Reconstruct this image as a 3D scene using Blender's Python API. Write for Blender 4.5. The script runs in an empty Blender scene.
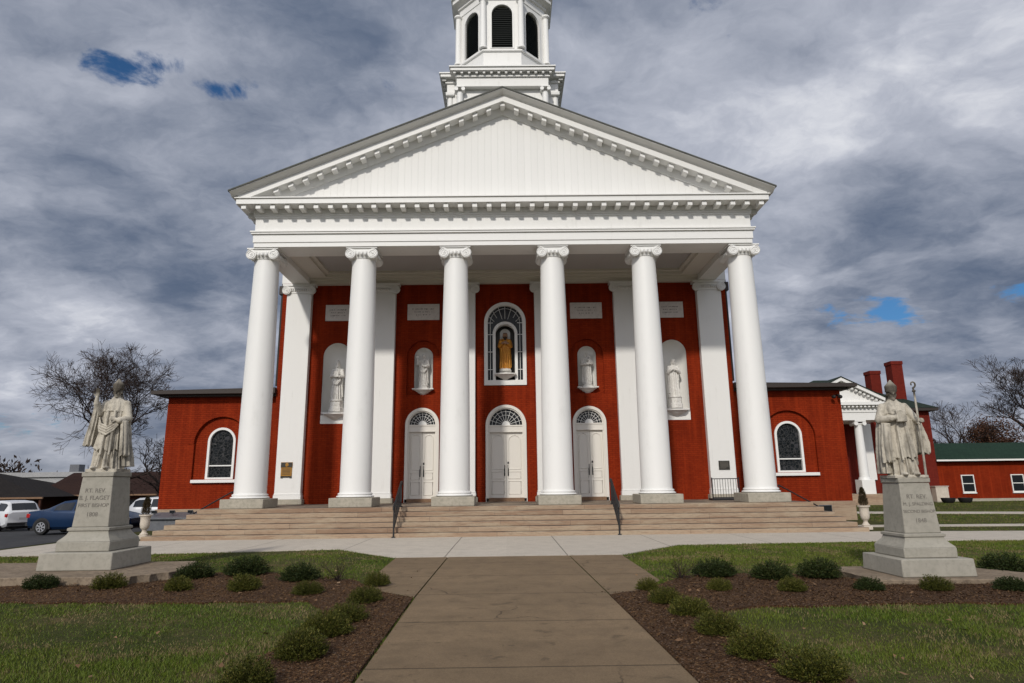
import bpy, math, random
import numpy as np
from mathutils import Vector, Matrix
from mathutils.geometry import tessellate_polygon
R = math.radians; PI = math.pi
sc = bpy.context.scene
col = sc.collection
EYE = 1.50

# ------------------------------------------------------------------ camera
cam = bpy.data.cameras.new('camera'); camo = bpy.data.objects.new('camera', cam); col.objects.link(camo)
cam.sensor_width = 36.0; cam.lens = 645.0 / 1024 * 36.0; cam.clip_end = 5000; cam.clip_start = 0.05
_p, _y, _r = 0.217887, 0.009124, -0.012394
_F = Vector((math.sin(_y) * math.cos(_p), math.cos(_y) * math.cos(_p), math.sin(_p)))
_R = Vector((math.cos(_y), -math.sin(_y), 0)); _U = _R.cross(_F)
_R2 = math.cos(_r) * _R + math.sin(_r) * _U; _U2 = -math.sin(_r) * _R + math.cos(_r) * _U
camo.matrix_world = Matrix(((_R2.x, _U2.x, -_F.x, 0.046), (_R2.y, _U2.y, -_F.y, -21.524), (_R2.z, _U2.z, -_F.z, EYE), (0, 0, 0, 1)))
sc.camera = camo

# ------------------------------------------------------------------ sun, exposure
sd = Vector((-0.30, -1.0, 0.68)).normalized()          # towards the sun
sun = bpy.data.lights.new('sun', 'SUN'); sun.energy = 2.4; sun.angle = R(3.5); sun.color = (1.0, 0.95, 0.87)
suno = bpy.data.objects.new('sun', sun); col.objects.link(suno)
suno.rotation_euler = sd.to_track_quat('Z', 'Y').to_euler()
sc.view_settings.view_transform = 'Standard'; sc.view_settings.look = 'None'
sc.view_settings.exposure = 0.0; sc.view_settings.gamma = 1.0
sc.cycles.use_denoising = True
sc.cycles.max_bounces = 6; sc.cycles.diffuse_bounces = 3; sc.cycles.glossy_bounces = 3
sc.cycles.transmission_bounces = 4; sc.cycles.transparent_max_bounces = 6

# ------------------------------------------------------------------ node helpers
class NT:
    def __init__(s, tree): s.t = tree; s.n = tree.nodes; s.l = tree.links
    def node(s, typ, **kw):
        n = s.n.new(typ)
        for k, v in kw.items(): setattr(n, k, v)
        return n
    def put(s, sock, v):
        if hasattr(v, 'is_output'): s.l.new(v, sock)
        elif v is not None:
            if isinstance(v, (tuple, list)) and len(v) == 3 and sock.type == 'RGBA': v = (*v, 1)
            sock.default_value = v
    def math(s, op, a, b=None, c=None, clamp=False):
        n = s.node('ShaderNodeMath', operation=op, use_clamp=clamp)
        s.put(n.inputs[0], a)
        if b is not None: s.put(n.inputs[1], b)
        if c is not None: s.put(n.inputs[2], c)
        return n.outputs[0]
    def mix(s, f, a, b, mode='MIX'):
        n = s.node('ShaderNodeMix', data_type='RGBA', blend_type=mode, clamp_factor=True)
        s.put(n.inputs[0], f); s.put(n.inputs[6], a); s.put(n.inputs[7], b)
        return n.outputs[2]
    def noise(s, vec, scale, detail=4, rough=0.55, dist=0.0):
        n = s.node('ShaderNodeTexNoise'); s.put(n.inputs['Vector'], vec)
        n.inputs['Scale'].default_value = scale; n.inputs['Detail'].default_value = detail
        n.inputs['Roughness'].default_value = rough; n.inputs['Distortion'].default_value = dist
        return n.outputs[0]
    def ramp(s, v, lo, hi, a=0.0, b=1.0, smooth=True):
        n = s.node('ShaderNodeMapRange'); n.interpolation_type = 'SMOOTHSTEP' if smooth else 'LINEAR'
        s.put(n.inputs[0], v); n.inputs[1].default_value = lo; n.inputs[2].default_value = hi
        n.inputs[3].default_value = a; n.inputs[4].default_value = b
        return n.outputs[0]
    def xyz(s, v):
        n = s.node('ShaderNodeSeparateXYZ'); s.put(n.inputs[0], v); return n.outputs
    def comb(s, x, y, z):
        n = s.node('ShaderNodeCombineXYZ')
        for i, v in enumerate((x, y, z)): s.put(n.inputs[i], v)
        return n.outputs[0]
    def scale(s, v, sx, sy, sz):
        n = s.node('ShaderNodeMapping'); s.put(n.inputs[0], v); n.inputs['Scale'].default_value = (sx, sy, sz)
        return n.outputs[0]

# ------------------------------------------------------------------ sky
w = bpy.data.worlds.new('World'); sc.world = w; w.use_nodes = True
t = NT(w.node_tree); t.n.clear()
sky = t.node('ShaderNodeTexSky', sky_type='NISHITA', sun_disc=False)
sky.sun_elevation = math.asin(sd.z); sky.sun_rotation = math.atan2(sd.x, sd.y)
sky.air_density = 1.0; sky.dust_density = 0.6; sky.ozone_density = 2.5
tc = t.node('ShaderNodeTexCoord')
dx, dy, dz = t.xyz(tc.outputs['Generated'])
dzc = t.math('MAXIMUM', dz, 0.0)
den = t.math('ADD', dzc, 0.26)
px = t.math('DIVIDE', dx, den); py = t.math('DIVIDE', dy, den)
cv = t.comb(t.math('ADD', px, 3.7), t.math('ADD', t.math('MULTIPLY', py, 1.15), 1.3), 0.0)
wn = t.node('ShaderNodeTexNoise'); t.put(wn.inputs['Vector'], cv); wn.inputs['Scale'].default_value = 2.6; wn.inputs['Detail'].default_value = 5; wn.inputs['Roughness'].default_value = 0.6
wv = t.node('ShaderNodeVectorMath', operation='MULTIPLY_ADD'); t.put(wv.inputs[0], wn.outputs['Color']); wv.inputs[1].default_value = (0.22, 0.22, 0.0); t.put(wv.inputs[2], cv)
cw = wv.outputs[0]
big = t.noise(cw, 0.80, 3, 0.5, 0.3)
med = t.noise(cw, 2.1, 10, 0.58, 0.15)
fine = t.noise(cw, 6.0, 9, 0.62, 0.1)
shade = t.math('ADD', t.math('MULTIPLY', big, 0.60), t.math('ADD', t.math('MULTIPLY', med, 0.66), t.math('MULTIPLY', fine, 0.28)))
lum = t.ramp(shade, 0.56, 0.98)
ccol = t.mix(lum, (1.00, 1.36, 2.10), (5.3, 5.55, 6.35))
ccol = t.mix(t.ramp(shade, 0.84, 1.06), ccol, (8.2, 8.3, 8.6))
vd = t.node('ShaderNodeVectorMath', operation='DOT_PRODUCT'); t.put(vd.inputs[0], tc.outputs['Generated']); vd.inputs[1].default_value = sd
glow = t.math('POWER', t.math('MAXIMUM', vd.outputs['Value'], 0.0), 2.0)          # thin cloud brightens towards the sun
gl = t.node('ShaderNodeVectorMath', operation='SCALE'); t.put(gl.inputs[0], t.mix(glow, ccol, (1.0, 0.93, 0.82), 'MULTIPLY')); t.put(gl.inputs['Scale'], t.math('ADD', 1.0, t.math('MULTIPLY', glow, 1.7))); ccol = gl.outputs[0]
hv = t.comb(px, py, 0.6)
gap = 0.0
for a, b, sx_, sy_, st_ in ((-0.60, 0.925, 0.085, 0.040, 1.0), (-0.48, 0.985, 0.055, 0.030, 1.0), (-0.225, 1.0, 0.04, 0.03, 0.8), (0.32, 0.85, 0.07, 0.05, 0.7), (1.05, 1.74, 0.13, 0.10, 1.0), (1.30, 1.55, 0.09, 0.06, 1.0), (-1.9, 2.3, 0.3, 0.2, 0.8), (0.4, -1.2, 0.5, 0.3, 0.9), (-1.3, -0.4, 0.4, 0.3, 0.9)):
    e = t.math('ADD', t.math('POWER', t.math('DIVIDE', t.math('SUBTRACT', px, a), sx_), 2.0), t.math('POWER', t.math('DIVIDE', t.math('SUBTRACT', py, b), sy_), 2.0))
    gap = t.math('MAXIMUM', gap, t.math('MULTIPLY', t.math('EXPONENT', t.math('MULTIPLY', e, -0.5)), st_))
holes = t.noise(hv, 10.0, 9, 0.62, 0.4); holes2 = t.noise(hv, 3.2, 6, 0.6, 0.3)
hole = t.ramp(t.math('ADD', t.math('MULTIPLY', gap, 0.26), t.math('ADD', t.math('MULTIPLY', holes, 0.55), t.math('MULTIPLY', holes2, 0.30))), 0.585, 0.70)
skyc = t.mix(0.80, sky.outputs[0], (0.16, 0.47, 0.72), 'MULTIPLY')
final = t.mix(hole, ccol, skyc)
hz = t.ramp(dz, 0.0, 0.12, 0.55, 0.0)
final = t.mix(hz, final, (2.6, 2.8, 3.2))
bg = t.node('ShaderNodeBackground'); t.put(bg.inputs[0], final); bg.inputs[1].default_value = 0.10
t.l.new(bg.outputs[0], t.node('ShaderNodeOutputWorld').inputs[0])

# ------------------------------------------------------------------ materials
def mat(name, base=None, rough=0.7, fn=None, metal=0.0, spec=0.4, bump=None):
    m = bpy.data.materials.new(name); m.use_nodes = True
    t = NT(m.node_tree); b = t.n['Principled BSDF']
    b.inputs['Roughness'].default_value = rough; b.inputs['Metallic'].default_value = metal
    b.inputs['Specular IOR Level'].default_value = spec
    if base: b.inputs['Base Color'].default_value = (*base, 1)
    if fn:
        co = t.node('ShaderNodeTexCoord').outputs['Object']
        r = fn(t, co)
        c, h, dist = (r + (None, None))[:3] if isinstance(r, tuple) else (r, None, None)
        t.put(b.inputs['Base Color'], c)
        if h is not None:
            bp = t.node('ShaderNodeBump'); bp.inputs['Strength'].default_value = 1.0
            bp.inputs['Distance'].default_value = dist or 0.005
            t.put(bp.inputs['Height'], h); t.l.new(bp.outputs[0], b.inputs['Normal'])
    return m

def f_brick(bw, bh, mortar, c1, c2, cm, stain=0.35):
    def f(t, co):
        x, y, z = t.xyz(co)
        v = t.comb(t.math('ADD', x, y), z, 0.0)
        n = t.node('ShaderNodeTexBrick'); t.put(n.inputs['Vector'], v)
        n.inputs['Color1'].default_value = (*c1, 1); n.inputs['Color2'].default_value = (*c2, 1); n.inputs['Mortar'].default_value = (*cm, 1)
        n.inputs['Scale'].default_value = 1.0; n.inputs['Mortar Size'].default_value = mortar; n.inputs['Mortar Smooth'].default_value = 0.3
        n.inputs['Brick Width'].default_value = bw; n.inputs['Row Height'].default_value = bh
        s1 = t.ramp(t.noise(co, 0.7, 5, 0.6), 0.35, 0.7); s2 = t.ramp(t.noise(t.scale(co, 6, 6, 0.35), 1.0, 5, 0.65), 0.4, 0.75)
        c = t.mix(t.math('MULTIPLY', s1, stain), n.outputs[0], tuple(k * 0.55 for k in c1))
        c = t.mix(t.math('MULTIPLY', s2, stain), c, tuple(min(1, k * 1.35) for k in c2))
        return c, t.math('SUBTRACT', 1.0, n.outputs[1]), 0.006
    return f
def f_white(base, dirt, amt=0.35):
    def f(t, co):
        a = t.ramp(t.noise(t.scale(co, 5, 5, 0.5), 1.0, 6, 0.65), 0.48, 0.85); b = t.ramp(t.noise(co, 1.3, 5, 0.6), 0.45, 0.8)
        c = t.mix(t.math('MULTIPLY', t.math('MULTIPLY', a, b), amt), base, dirt)
        return c, t.noise(co, 14, 4), 0.0012
    return f
def f_boards(base, pitch):
    def f(t, co):
        x, y, z = t.xyz(co)
        fr = t.math('FRACT', t.math('DIVIDE', t.math('ADD', x, 50.0), pitch))
        g = t.ramp(t.math('ABSOLUTE', t.math('SUBTRACT', fr, 0.5)), 0.455, 0.495)
        idx = t.math('FLOOR', t.math('DIVIDE', t.math('ADD', x, 50.0), pitch))
        wn = t.node('ShaderNodeTexWhiteNoise', noise_dimensions='1D'); t.put(wn.inputs['W'], idx)
        c = t.mix(t.math('MULTIPLY', wn.outputs[0], 0.10), base, (0.5, 0.5, 0.48))
        c = t.mix(t.math('MULTIPLY', g, 0.18), c, (0.4, 0.4, 0.38))
        return c, t.math('SUBTRACT', 1.0, g), 0.003
    return f
def f_mottle(c1, c2, c3, s, bump=0.004, fine=40):
    def f(t, co):
        a = t.ramp(t.noise(co, s, 6, 0.6), 0.35, 0.68); b = t.ramp(t.noise(co, s * 5.3, 5, 0.65), 0.42, 0.72)
        c = t.mix(b, t.mix(a, c1, c2), c3)
        n = t.noise(co, fine, 5, 0.6)
        return t.mix(t.ramp(n, 0.35, 0.7, 0.0, 0.25), c, c1), n, bump
    return f
def f_stone_blocks(c1, c2, c3, bw, bh, offset=0.0):
    def f(t, co):
        x, y, z = t.xyz(co)
        v = t.comb(t.math('ADD', x, t.math('MULTIPLY', y, 0.4)), t.math('ADD', z, 0.001), 0.0)
        n = t.node('ShaderNodeTexBrick'); t.put(n.inputs['Vector'], v)
        n.inputs['Color1'].default_value = (*c1, 1); n.inputs['Color2'].default_value = (*c2, 1); n.inputs['Mortar'].default_value = (0.13, 0.10, 0.08, 1)
        n.inputs['Scale'].default_value = 1.0; n.inputs['Mortar Size'].default_value = 0.006; n.inputs['Mortar Smooth'].default_value = 0.4
        n.inputs['Brick Width'].default_value = bw; n.inputs['Row Height'].default_value = bh
        n.offset_frequency = 2; n.offset = 0.37; n.squash = 1.35; n.squash_frequency = 3
        a = t.ramp(t.noise(t.scale(co, 0.6, 0.6, 5), 1.3, 7, 0.65, 0.6), 0.40, 0.66); b = t.ramp(t.noise(t.scale(co, 1, 1, 7), 5.0, 6, 0.7), 0.45, 0.7)
        c = t.mix(t.math('MULTIPLY', a, 0.75), n.outputs[0], c3)
        c = t.mix(t.math('MULTIPLY', b, 0.45), c, tuple(k * 0.55 for k in c2))
        return c, t.noise(t.scale(co, 1, 1, 4), 22, 6, 0.65), 0.008
    return f

M = {}
M['brick'] = mat('painted_red_brick', rough=0.8, spec=0.08, fn=f_brick(0.22, 0.075, 0.010, (0.200, 0.019, 0.004), (0.248, 0.028, 0.006), (0.160, 0.015, 0.004), 0.50))
M['brick2'] = mat('red_brick', rough=0.85, spec=0.2, fn=f_brick(0.22, 0.075, 0.010, (0.135, 0.012, 0.006), (0.17, 0.018, 0.009), (0.10, 0.014, 0.009), 0.35))
M['brickdark'] = mat('dark_brick', rough=0.9, spec=0.2, fn=f_brick(0.22, 0.075, 0.010, (0.06, 0.02, 0.013), (0.075, 0.028, 0.017), (0.05, 0.03, 0.025), 0.4))
M['white'] = mat('white_paint', rough=0.5, fn=f_white((0.775, 0.768, 0.745), (0.40, 0.385, 0.34), 0.75))
M['whiteboard'] = mat('white_boarding', rough=0.55, fn=f_boards((0.765, 0.757, 0.732), 0.235))
M['plaster'] = mat('white_plaster', rough=0.7, fn=f_white((0.76, 0.745, 0.71), (0.42, 0.40, 0.36), 0.45))
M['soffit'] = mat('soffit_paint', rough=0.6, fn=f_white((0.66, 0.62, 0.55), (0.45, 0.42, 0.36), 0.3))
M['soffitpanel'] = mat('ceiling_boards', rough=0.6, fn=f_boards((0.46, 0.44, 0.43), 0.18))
M['door'] = mat('door_paint', rough=0.42, fn=f_white((0.72, 0.685, 0.625), (0.48, 0.44, 0.38), 0.4))
M['step'] = mat('sandstone_steps', rough=0.85, spec=0.2, fn=f_stone_blocks((0.38, 0.275, 0.190), (0.27, 0.175, 0.115), (0.40, 0.325, 0.235), 2.1, 0.142))
M['foundation'] = mat('limestone_foundation', rough=0.9, spec=0.2, fn=f_stone_blocks((0.36, 0.26, 0.18), (0.29, 0.20, 0.14), (0.40, 0.31, 0.22), 1.1, 0.4))
M['plinth'] = mat('limestone_plinth', rough=0.85, spec=0.2, fn=f_mottle((0.35, 0.32, 0.26), (0.42, 0.38, 0.31), (0.28, 0.26, 0.21), 2.0))
def f_conc(base, dark, jx, jy, off, warm, worn=False):
    def f(t, co):
        x, y, z = t.xyz(co)
        gx = t.math('ABSOLUTE', t.math('SUBTRACT', t.math('FRACT', t.math('DIVIDE', t.math('ADD', x, 100 * jx + off), jx)), 0.5))
        gy = t.math('ABSOLUTE', t.math('SUBTRACT', t.math('FRACT', t.math('DIVIDE', t.math('ADD', y, 100 * jy + 0.9), jy)), 0.5))
        g = t.math('MAXIMUM', t.ramp(gx, 0.5 - 0.016 / jx, 0.5 - 0.008 / jx), t.ramp(gy, 0.5 - 0.016 / jy, 0.5 - 0.008 / jy))
        cell = t.math('ADD', t.math('FLOOR', t.math('DIVIDE', t.math('ADD', y, 100 * jy + 0.9 + jy / 2), jy)), t.math('MULTIPLY', t.math('FLOOR', t.math('DIVIDE', t.math('ADD', x, 100 * jx + off + jx / 2), jx)), 17.3))
        wn = t.node('ShaderNodeTexWhiteNoise', noise_dimensions='1D'); t.put(wn.inputs['W'], cell)
        a = t.ramp(t.noise(co, 0.55, 6, 0.62, 0.3), 0.34, 0.68); b = t.ramp(t.noise(co, 2.6, 6, 0.68), 0.40, 0.72)
        sp = t.ramp(t.noise(co, 85, 3, 0.7), 0.40, 0.66)
        c = t.mix(a, base, warm); c = t.mix(t.math('MULTIPLY', b, 0.55), c, dark)
        c = t.mix(t.math('MULTIPLY', wn.outputs[0], 0.30), c, dark); c = t.mix(t.math('MULTIPLY', sp, 0.42), c, tuple(k * 0.5 for k in dark))
        if worn:     # hairline cracks and drip stains
            vo = t.node('ShaderNodeTexVoronoi', feature='DISTANCE_TO_EDGE'); wv = t.node('ShaderNodeVectorMath', operation='ADD'); t.put(wv.inputs[0], co)
            wn2 = t.node('ShaderNodeTexNoise'); t.put(wn2.inputs['Vector'], co); wn2.inputs['Scale'].default_value = 2.0; wn2.inputs['Detail'].default_value = 6
            sc2 = t.node('ShaderNodeVectorMath', operation='SCALE'); t.put(sc2.inputs[0], wn2.outputs['Color']); sc2.inputs['Scale'].default_value = 0.55; t.l.new(sc2.outputs[0], wv.inputs[1])
            t.l.new(wv.outputs[0], vo.inputs['Vector']); vo.inputs['Scale'].default_value = 0.42
            cr = t.math('MULTIPLY', t.ramp(vo.outputs[0], 0.0015, 0.006, 1.0, 0.0), t.ramp(t.noise(co, 0.5, 2), 0.48, 0.60))
            g = t.math('MAXIMUM', g, t.math('MULTIPLY', cr, 0.8))
            st_ = t.ramp(t.noise(co, 3.4, 3, 0.5, 0.8), 0.63, 0.70); c = t.mix(t.math('MULTIPLY', st_, 0.5), c, tuple(k * 0.6 for k in dark))
        c = t.mix(t.math('MULTIPLY', g, 0.75), c, tuple(k * 0.3 for k in dark))
        return c, t.math('SUBTRACT', t.noise(co, 70, 4, 0.7), t.math('MULTIPLY', g, 1.5)), 0.004
    return f
M['sidewalk'] = mat('pale_concrete', rough=0.85, spec=0.25, fn=f_conc((0.54, 0.485, 0.41), (0.40, 0.355, 0.30), 2.6, 40.0, 1.3, (0.57, 0.51, 0.43)))
M['walk'] = mat('brown_aggregate', rough=0.8, spec=0.25, fn=f_conc((0.212, 0.148, 0.086), (0.110, 0.077, 0.045), 80.0, 1.85, 20.0, (0.255, 0.178, 0.104), True))
M['asphalt'] = mat('asphalt', rough=0.9, spec=0.25, fn=f_mottle((0.040, 0.040, 0.042), (0.055, 0.054, 0.053), (0.032, 0.032, 0.034), 0.8, 0.004, 60))
def f_mulch(t, co):
    v = t.node('ShaderNodeTexVoronoi'); t.put(v.inputs['Vector'], t.scale(co, 62, 44, 50)); v.inputs['Scale'].default_value = 1.0
    b = t.xyz(v.outputs['Color'])
    c = t.mix(b[0], (0.034, 0.017, 0.008), (0.118, 0.060, 0.027)); c = t.mix(t.ramp(b[1], 0.8, 1.0), c, (0.19, 0.13, 0.09))
    c = t.mix(t.ramp(t.noise(co, 1.6, 4), 0.4, 0.7, 0, 0.5), c, (0.05, 0.028, 0.018))
    return c, t.math('ADD', b[2], v.outputs['Distance']), 0.02
M['mulch'] = mat('bark_mulch', rough=0.95, spec=0.15, fn=f_mulch)
M['chip'] = mat('bark_chip', rough=0.95, spec=0.15, fn=f_mottle((0.048, 0.024, 0.011), (0.120, 0.062, 0.028), (0.18, 0.115, 0.06), 9.0, 0.002))
def f_ground(t, co):
    a = t.ramp(t.noise(co, 0.28, 5, 0.6, 0.4), 0.38, 0.66); b = t.ramp(t.noise(co, 1.4, 6, 0.65, 0.3), 0.48, 0.70); d = t.noise(co, 26, 5, 0.7)
    c = t.mix(a, (0.046, 0.056, 0.013), (0.085, 0.080, 0.028)); c = t.mix(t.math('MULTIPLY', b, 0.85), c, (0.155, 0.112, 0.055))
    c = t.mix(t.ramp(d, 0.35, 0.7, 0.0, 0.6), c, (0.022, 0.028, 0.008))
    return c, d, 0.03
M['ground'] = mat('lawn_soil', rough=0.95, spec=0.1, fn=f_ground)
def f_blade(t, co):
    gi = t.node('ShaderNodeNewGeometry').outputs['Random Per Island']
    b = t.ramp(t.noise(co, 1.1, 6, 0.65, 0.3), 0.46, 0.68); a = t.ramp(t.noise(co, 0.32, 4, 0.6), 0.38, 0.66)
    dry = t.ramp(t.math('ADD', gi, t.math('MULTIPLY', b, 0.75)), 0.84, 1.06)
    c = t.mix(gi, (0.040, 0.078, 0.004), (0.110, 0.152, 0.012)); c = t.mix(t.math('MULTIPLY', a, 0.5), c, (0.130, 0.145, 0.016))
    return t.mix(dry, c, (0.20, 0.150, 0.070))
M['blade'] = mat('grass_blade', rough=0.6, spec=0.25, fn=f_blade)
def f_leaf(c1, c2, c3):
    def f(t, co):
        gi = t.node('ShaderNodeNewGeometry').outputs['Random Per Island']
        oi = t.node('ShaderNodeObjectInfo').outputs['Random']
        c = t.mix(gi, c1, c2); c = t.mix(t.ramp(gi, 0.82, 1.0), c, c3)
        return t.mix(t.math('MULTIPLY', oi, 0.45), c, c1)
    return f
M['boxleaf'] = mat('shrub_leaf', rough=0.6, spec=0.15, fn=f_leaf((0.024, 0.030, 0.005), (0.105, 0.108, 0.016), (0.20, 0.17, 0.04)))
M['darkleaf'] = mat('dark_shrub_leaf', rough=0.6, spec=0.15, fn=f_leaf((0.014, 0.024, 0.006), (0.038, 0.052, 0.012), (0.070, 0.066, 0.020)))
M['conifer'] = mat('conifer_leaf', rough=0.6, spec=0.25, fn=f_leaf((0.035, 0.030, 0.012), (0.065, 0.042, 0.020), (0.10, 0.055, 0.030)))
M['oakleaf'] = mat('brown_oak_leaf', rough=0.7, spec=0.2, fn=f_leaf((0.050, 0.022, 0.013), (0.085, 0.038, 0.020), (0.11, 0.06, 0.03)))
M['evergreen'] = mat('evergreen_leaf', rough=0.7, spec=0.2, fn=f_leaf((0.010, 0.015, 0.008), (0.022, 0.028, 0.012), (0.03, 0.03, 0.015)))
M['bark'] = mat('bark', rough=0.95, spec=0.1, fn=f_mottle((0.040, 0.028, 0.024), (0.058, 0.042, 0.036), (0.028, 0.022, 0.020), 5.0, 0.01))
M['granite'] = mat('grey_granite', rough=0.8, spec=0.25, fn=f_mottle((0.31, 0.29, 0.245), (0.355, 0.33, 0.28), (0.27, 0.255, 0.215), 2.4, 0.003, 70))
M['slab'] = mat('weathered_slab', rough=0.95, spec=0.15, fn=f_mottle((0.20, 0.155, 0.11), (0.28, 0.22, 0.16), (0.13, 0.10, 0.075), 2.2, 0.012, 25))
def f_statue(t, co):
    a = t.ramp(t.noise(t.scale(co, 4, 4, 1.2), 1.3, 6, 0.65, 0.5), 0.44, 0.70); b = t.ramp(t.noise(co, 8, 6, 0.7), 0.45, 0.75)
    x, y, z = t.xyz(co)
    c = t.mix(a, (0.52, 0.475, 0.395), (0.24, 0.22, 0.185)); c = t.mix(t.math('MULTIPLY', b, 0.70), c, (0.13, 0.108, 0.082))
    hd = t.math('MULTIPLY', t.math('MULTIPLY', t.ramp(z, 1.36, 1.46), t.ramp(z, 1.60, 1.72, 1.0, 0.35)), t.ramp(t.noise(co, 5, 3), 0.18, 0.42))     # lichen and soot on the head, a stain with a shape of its own
    return t.mix(t.math('MULTIPLY', hd, 0.93), c, (0.060, 0.050, 0.038)), t.noise(co, 45, 5, 0.6), 0.004
M['statue'] = mat('weathered_carved_stone', rough=0.85, spec=0.2, fn=f_statue)
M['statuewhite'] = mat('white_carved_stone', rough=0.7, spec=0.3, fn=f_mottle((0.74, 0.72, 0.68), (0.66, 0.64, 0.60), (0.52, 0.50, 0.46), 3.0, 0.002))
M['gold'] = mat('gilt_robe', rough=0.38, spec=0.5, metal=0.35, fn=f_mottle((0.66, 0.30, 0.035), (0.52, 0.21, 0.025), (0.36, 0.14, 0.02), 6.0, 0.002))
M['skin'] = mat('painted_face', (0.30, 0.17, 0.10), 0.6)
M['hair'] = mat('dark_hair', (0.035, 0.020, 0.012), 0.7)
M['marble'] = mat('marble_tablet', rough=0.5, fn=f_mottle((0.56, 0.51, 0.47), (0.62, 0.57, 0.53), (0.50, 0.45, 0.41), 1.5, 0.001))
M['letter'] = mat('incised_letter', (0.165, 0.15, 0.13), 0.8)
M['letterdark'] = mat('dark_letter', (0.10, 0.085, 0.075), 0.8)
M['bronze'] = mat('dark_bronze', rough=0.5, metal=0.5, fn=f_mottle((0.045, 0.043, 0.038), (0.06, 0.055, 0.045), (0.035, 0.035, 0.03), 12.0, 0.001))
M['brass'] = mat('gold_bronze', rough=0.45, metal=0.5, fn=f_mottle((0.34, 0.17, 0.03), (0.28, 0.13, 0.025), (0.42, 0.24, 0.06), 14.0, 0.001))
M['iron'] = mat('black_iron', (0.012, 0.012, 0.013), 0.5)
M['glass'] = mat('dark_glass', (0.012, 0.014, 0.016), 0.22, spec=0.22)
def f_lead(sc_, c1, c2):
    def f(t, co):
        x, y, z = t.xyz(co); v = t.comb(x, z, 0.0)
        n = t.node('ShaderNodeTexVoronoi', feature='DISTANCE_TO_EDGE'); t.put(n.inputs['Vector'], v); n.inputs['Scale'].default_value = sc_
        n2 = t.node('ShaderNodeTexVoronoi'); t.put(n2.inputs['Vector'], v); n2.inputs['Scale'].default_value = sc_
        k = t.xyz(n2.outputs['Color'])
        c = t.mix(k[0], c1, c2); c = t.mix(t.ramp(k[1], 0.85, 1.0), c, (0.05, 0.05, 0.055))
        e = t.ramp(n.outputs[0], 0.03, 0.07)
        return t.mix(e, (0.05, 0.05, 0.05), c), e, 0.004
    return f
M['lead'] = mat('leaded_glass', rough=0.3, spec=0.10, fn=f_lead(9.0, (0.006, 0.008, 0.009), (0.016, 0.019, 0.022)))
M['louver'] = mat('dark_green_louver', (0.006, 0.012, 0.010), 0.55)
M['roof'] = mat('grey_slate_roof', rough=0.8, fn=f_mottle((0.085, 0.088, 0.078), (0.11, 0.11, 0.095), (0.06, 0.062, 0.055), 1.2))
M['fascia'] = mat('dark_brown_fascia', (0.035, 0.026, 0.022), 0.6)
def f_shingle(c1, c2):
    def f(t, co):
        x, y, z = t.xyz(co)
        n = t.node('ShaderNodeTexBrick'); t.put(n.inputs['Vector'], t.comb(t.math('ADD', x, t.math('MULTIPLY', y, 0.2)), t.math('ADD', z, t.math('MULTIPLY', y, 0.35)), 0.0))
        n.inputs['Color1'].default_value = (*c1, 1); n.inputs['Color2'].default_value = (*c2, 1); n.inputs['Mortar'].default_value = (*[k * 0.6 for k in c1], 1)
        n.inputs['Scale'].default_value = 1.0; n.inputs['Brick Width'].default_value = 0.35; n.inputs['Row Height'].default_value = 0.14; n.inputs['Mortar Size'].default_value = 0.012
        return t.mix(t.ramp(t.noise(co, 0.6, 5), 0.4, 0.7, 0, 0.5), n.outputs[0], tuple(k * 0.7 for k in c1)), t.math('SUBTRACT', 1.0, n.outputs[1]), 0.01
    return f
M['greenroof'] = mat('green_shingle', rough=0.85, spec=0.2, fn=f_shingle((0.009, 0.030, 0.016), (0.014, 0.040, 0.021)))
M['greenroofdark'] = mat('dark_green_shingle', rough=0.85, spec=0.2, fn=f_shingle((0.016, 0.026, 0.018), (0.022, 0.034, 0.024)))
M['brownroof'] = mat('brown_shingle', rough=0.9, spec=0.15, fn=f_shingle((0.016, 0.013, 0.012), (0.022, 0.018, 0.016)))
M['rustroof'] = mat('rust_brown_shingle', rough=0.9, spec=0.15, fn=f_shingle((0.028, 0.013, 0.010), (0.036, 0.018, 0.013)))
M['paleroof'] = mat('pale_metal_roof', rough=0.6, fn=f_mottle((0.33, 0.33, 0.34), (0.38, 0.38, 0.38), (0.28, 0.28, 0.29), 0.8))
M['bluegrey'] = mat('blue_grey_metal', rough=0.55, fn=f_mottle((0.115, 0.120, 0.135), (0.14, 0.145, 0.155), (0.085, 0.09, 0.10), 2.0))
M['urn'] = mat('cast_stone_urn', rough=0.85, fn=f_mottle((0.55, 0.48, 0.40), (0.62, 0.56, 0.47), (0.42, 0.36, 0.29), 5.0))
M['wood'] = mat('threshold_wood', rough=0.7, fn=f_mottle((0.19, 0.11, 0.06), (0.24, 0.14, 0.08), (0.14, 0.08, 0.05), 4.0))
M['tyre'] = mat('tyre_rubber', (0.012, 0.012, 0.012), 0.85)
M['rim'] = mat('alloy_rim', (0.55, 0.56, 0.58), 0.3, metal=0.8)
M['carblue'] = mat('blue_car_paint', rough=0.25, spec=0.5, metal=0.3, fn=f_mottle((0.006, 0.026, 0.075), (0.007, 0.029, 0.082), (0.006, 0.024, 0.070), 1.0, 0.0002))
M['carwhite'] = mat('white_car_paint', (0.62, 0.63, 0.65), 0.25, spec=0.5)
M['carsilver'] = mat('silver_car_paint', (0.50, 0.51, 0.53), 0.3, spec=0.5, metal=0.2)
M['carglass'] = mat('car_glass', (0.010, 0.012, 0.015), 0.06, spec=0.6)
M['lampred'] = mat('red_lens', (0.38, 0.012, 0.010), 0.2, spec=0.5)
M['lampclear'] = mat('clear_lens', (0.65, 0.66, 0.68), 0.15, spec=0.6)
M['blackplastic'] = mat('black_plastic', (0.015, 0.015, 0.016), 0.6)
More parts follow.
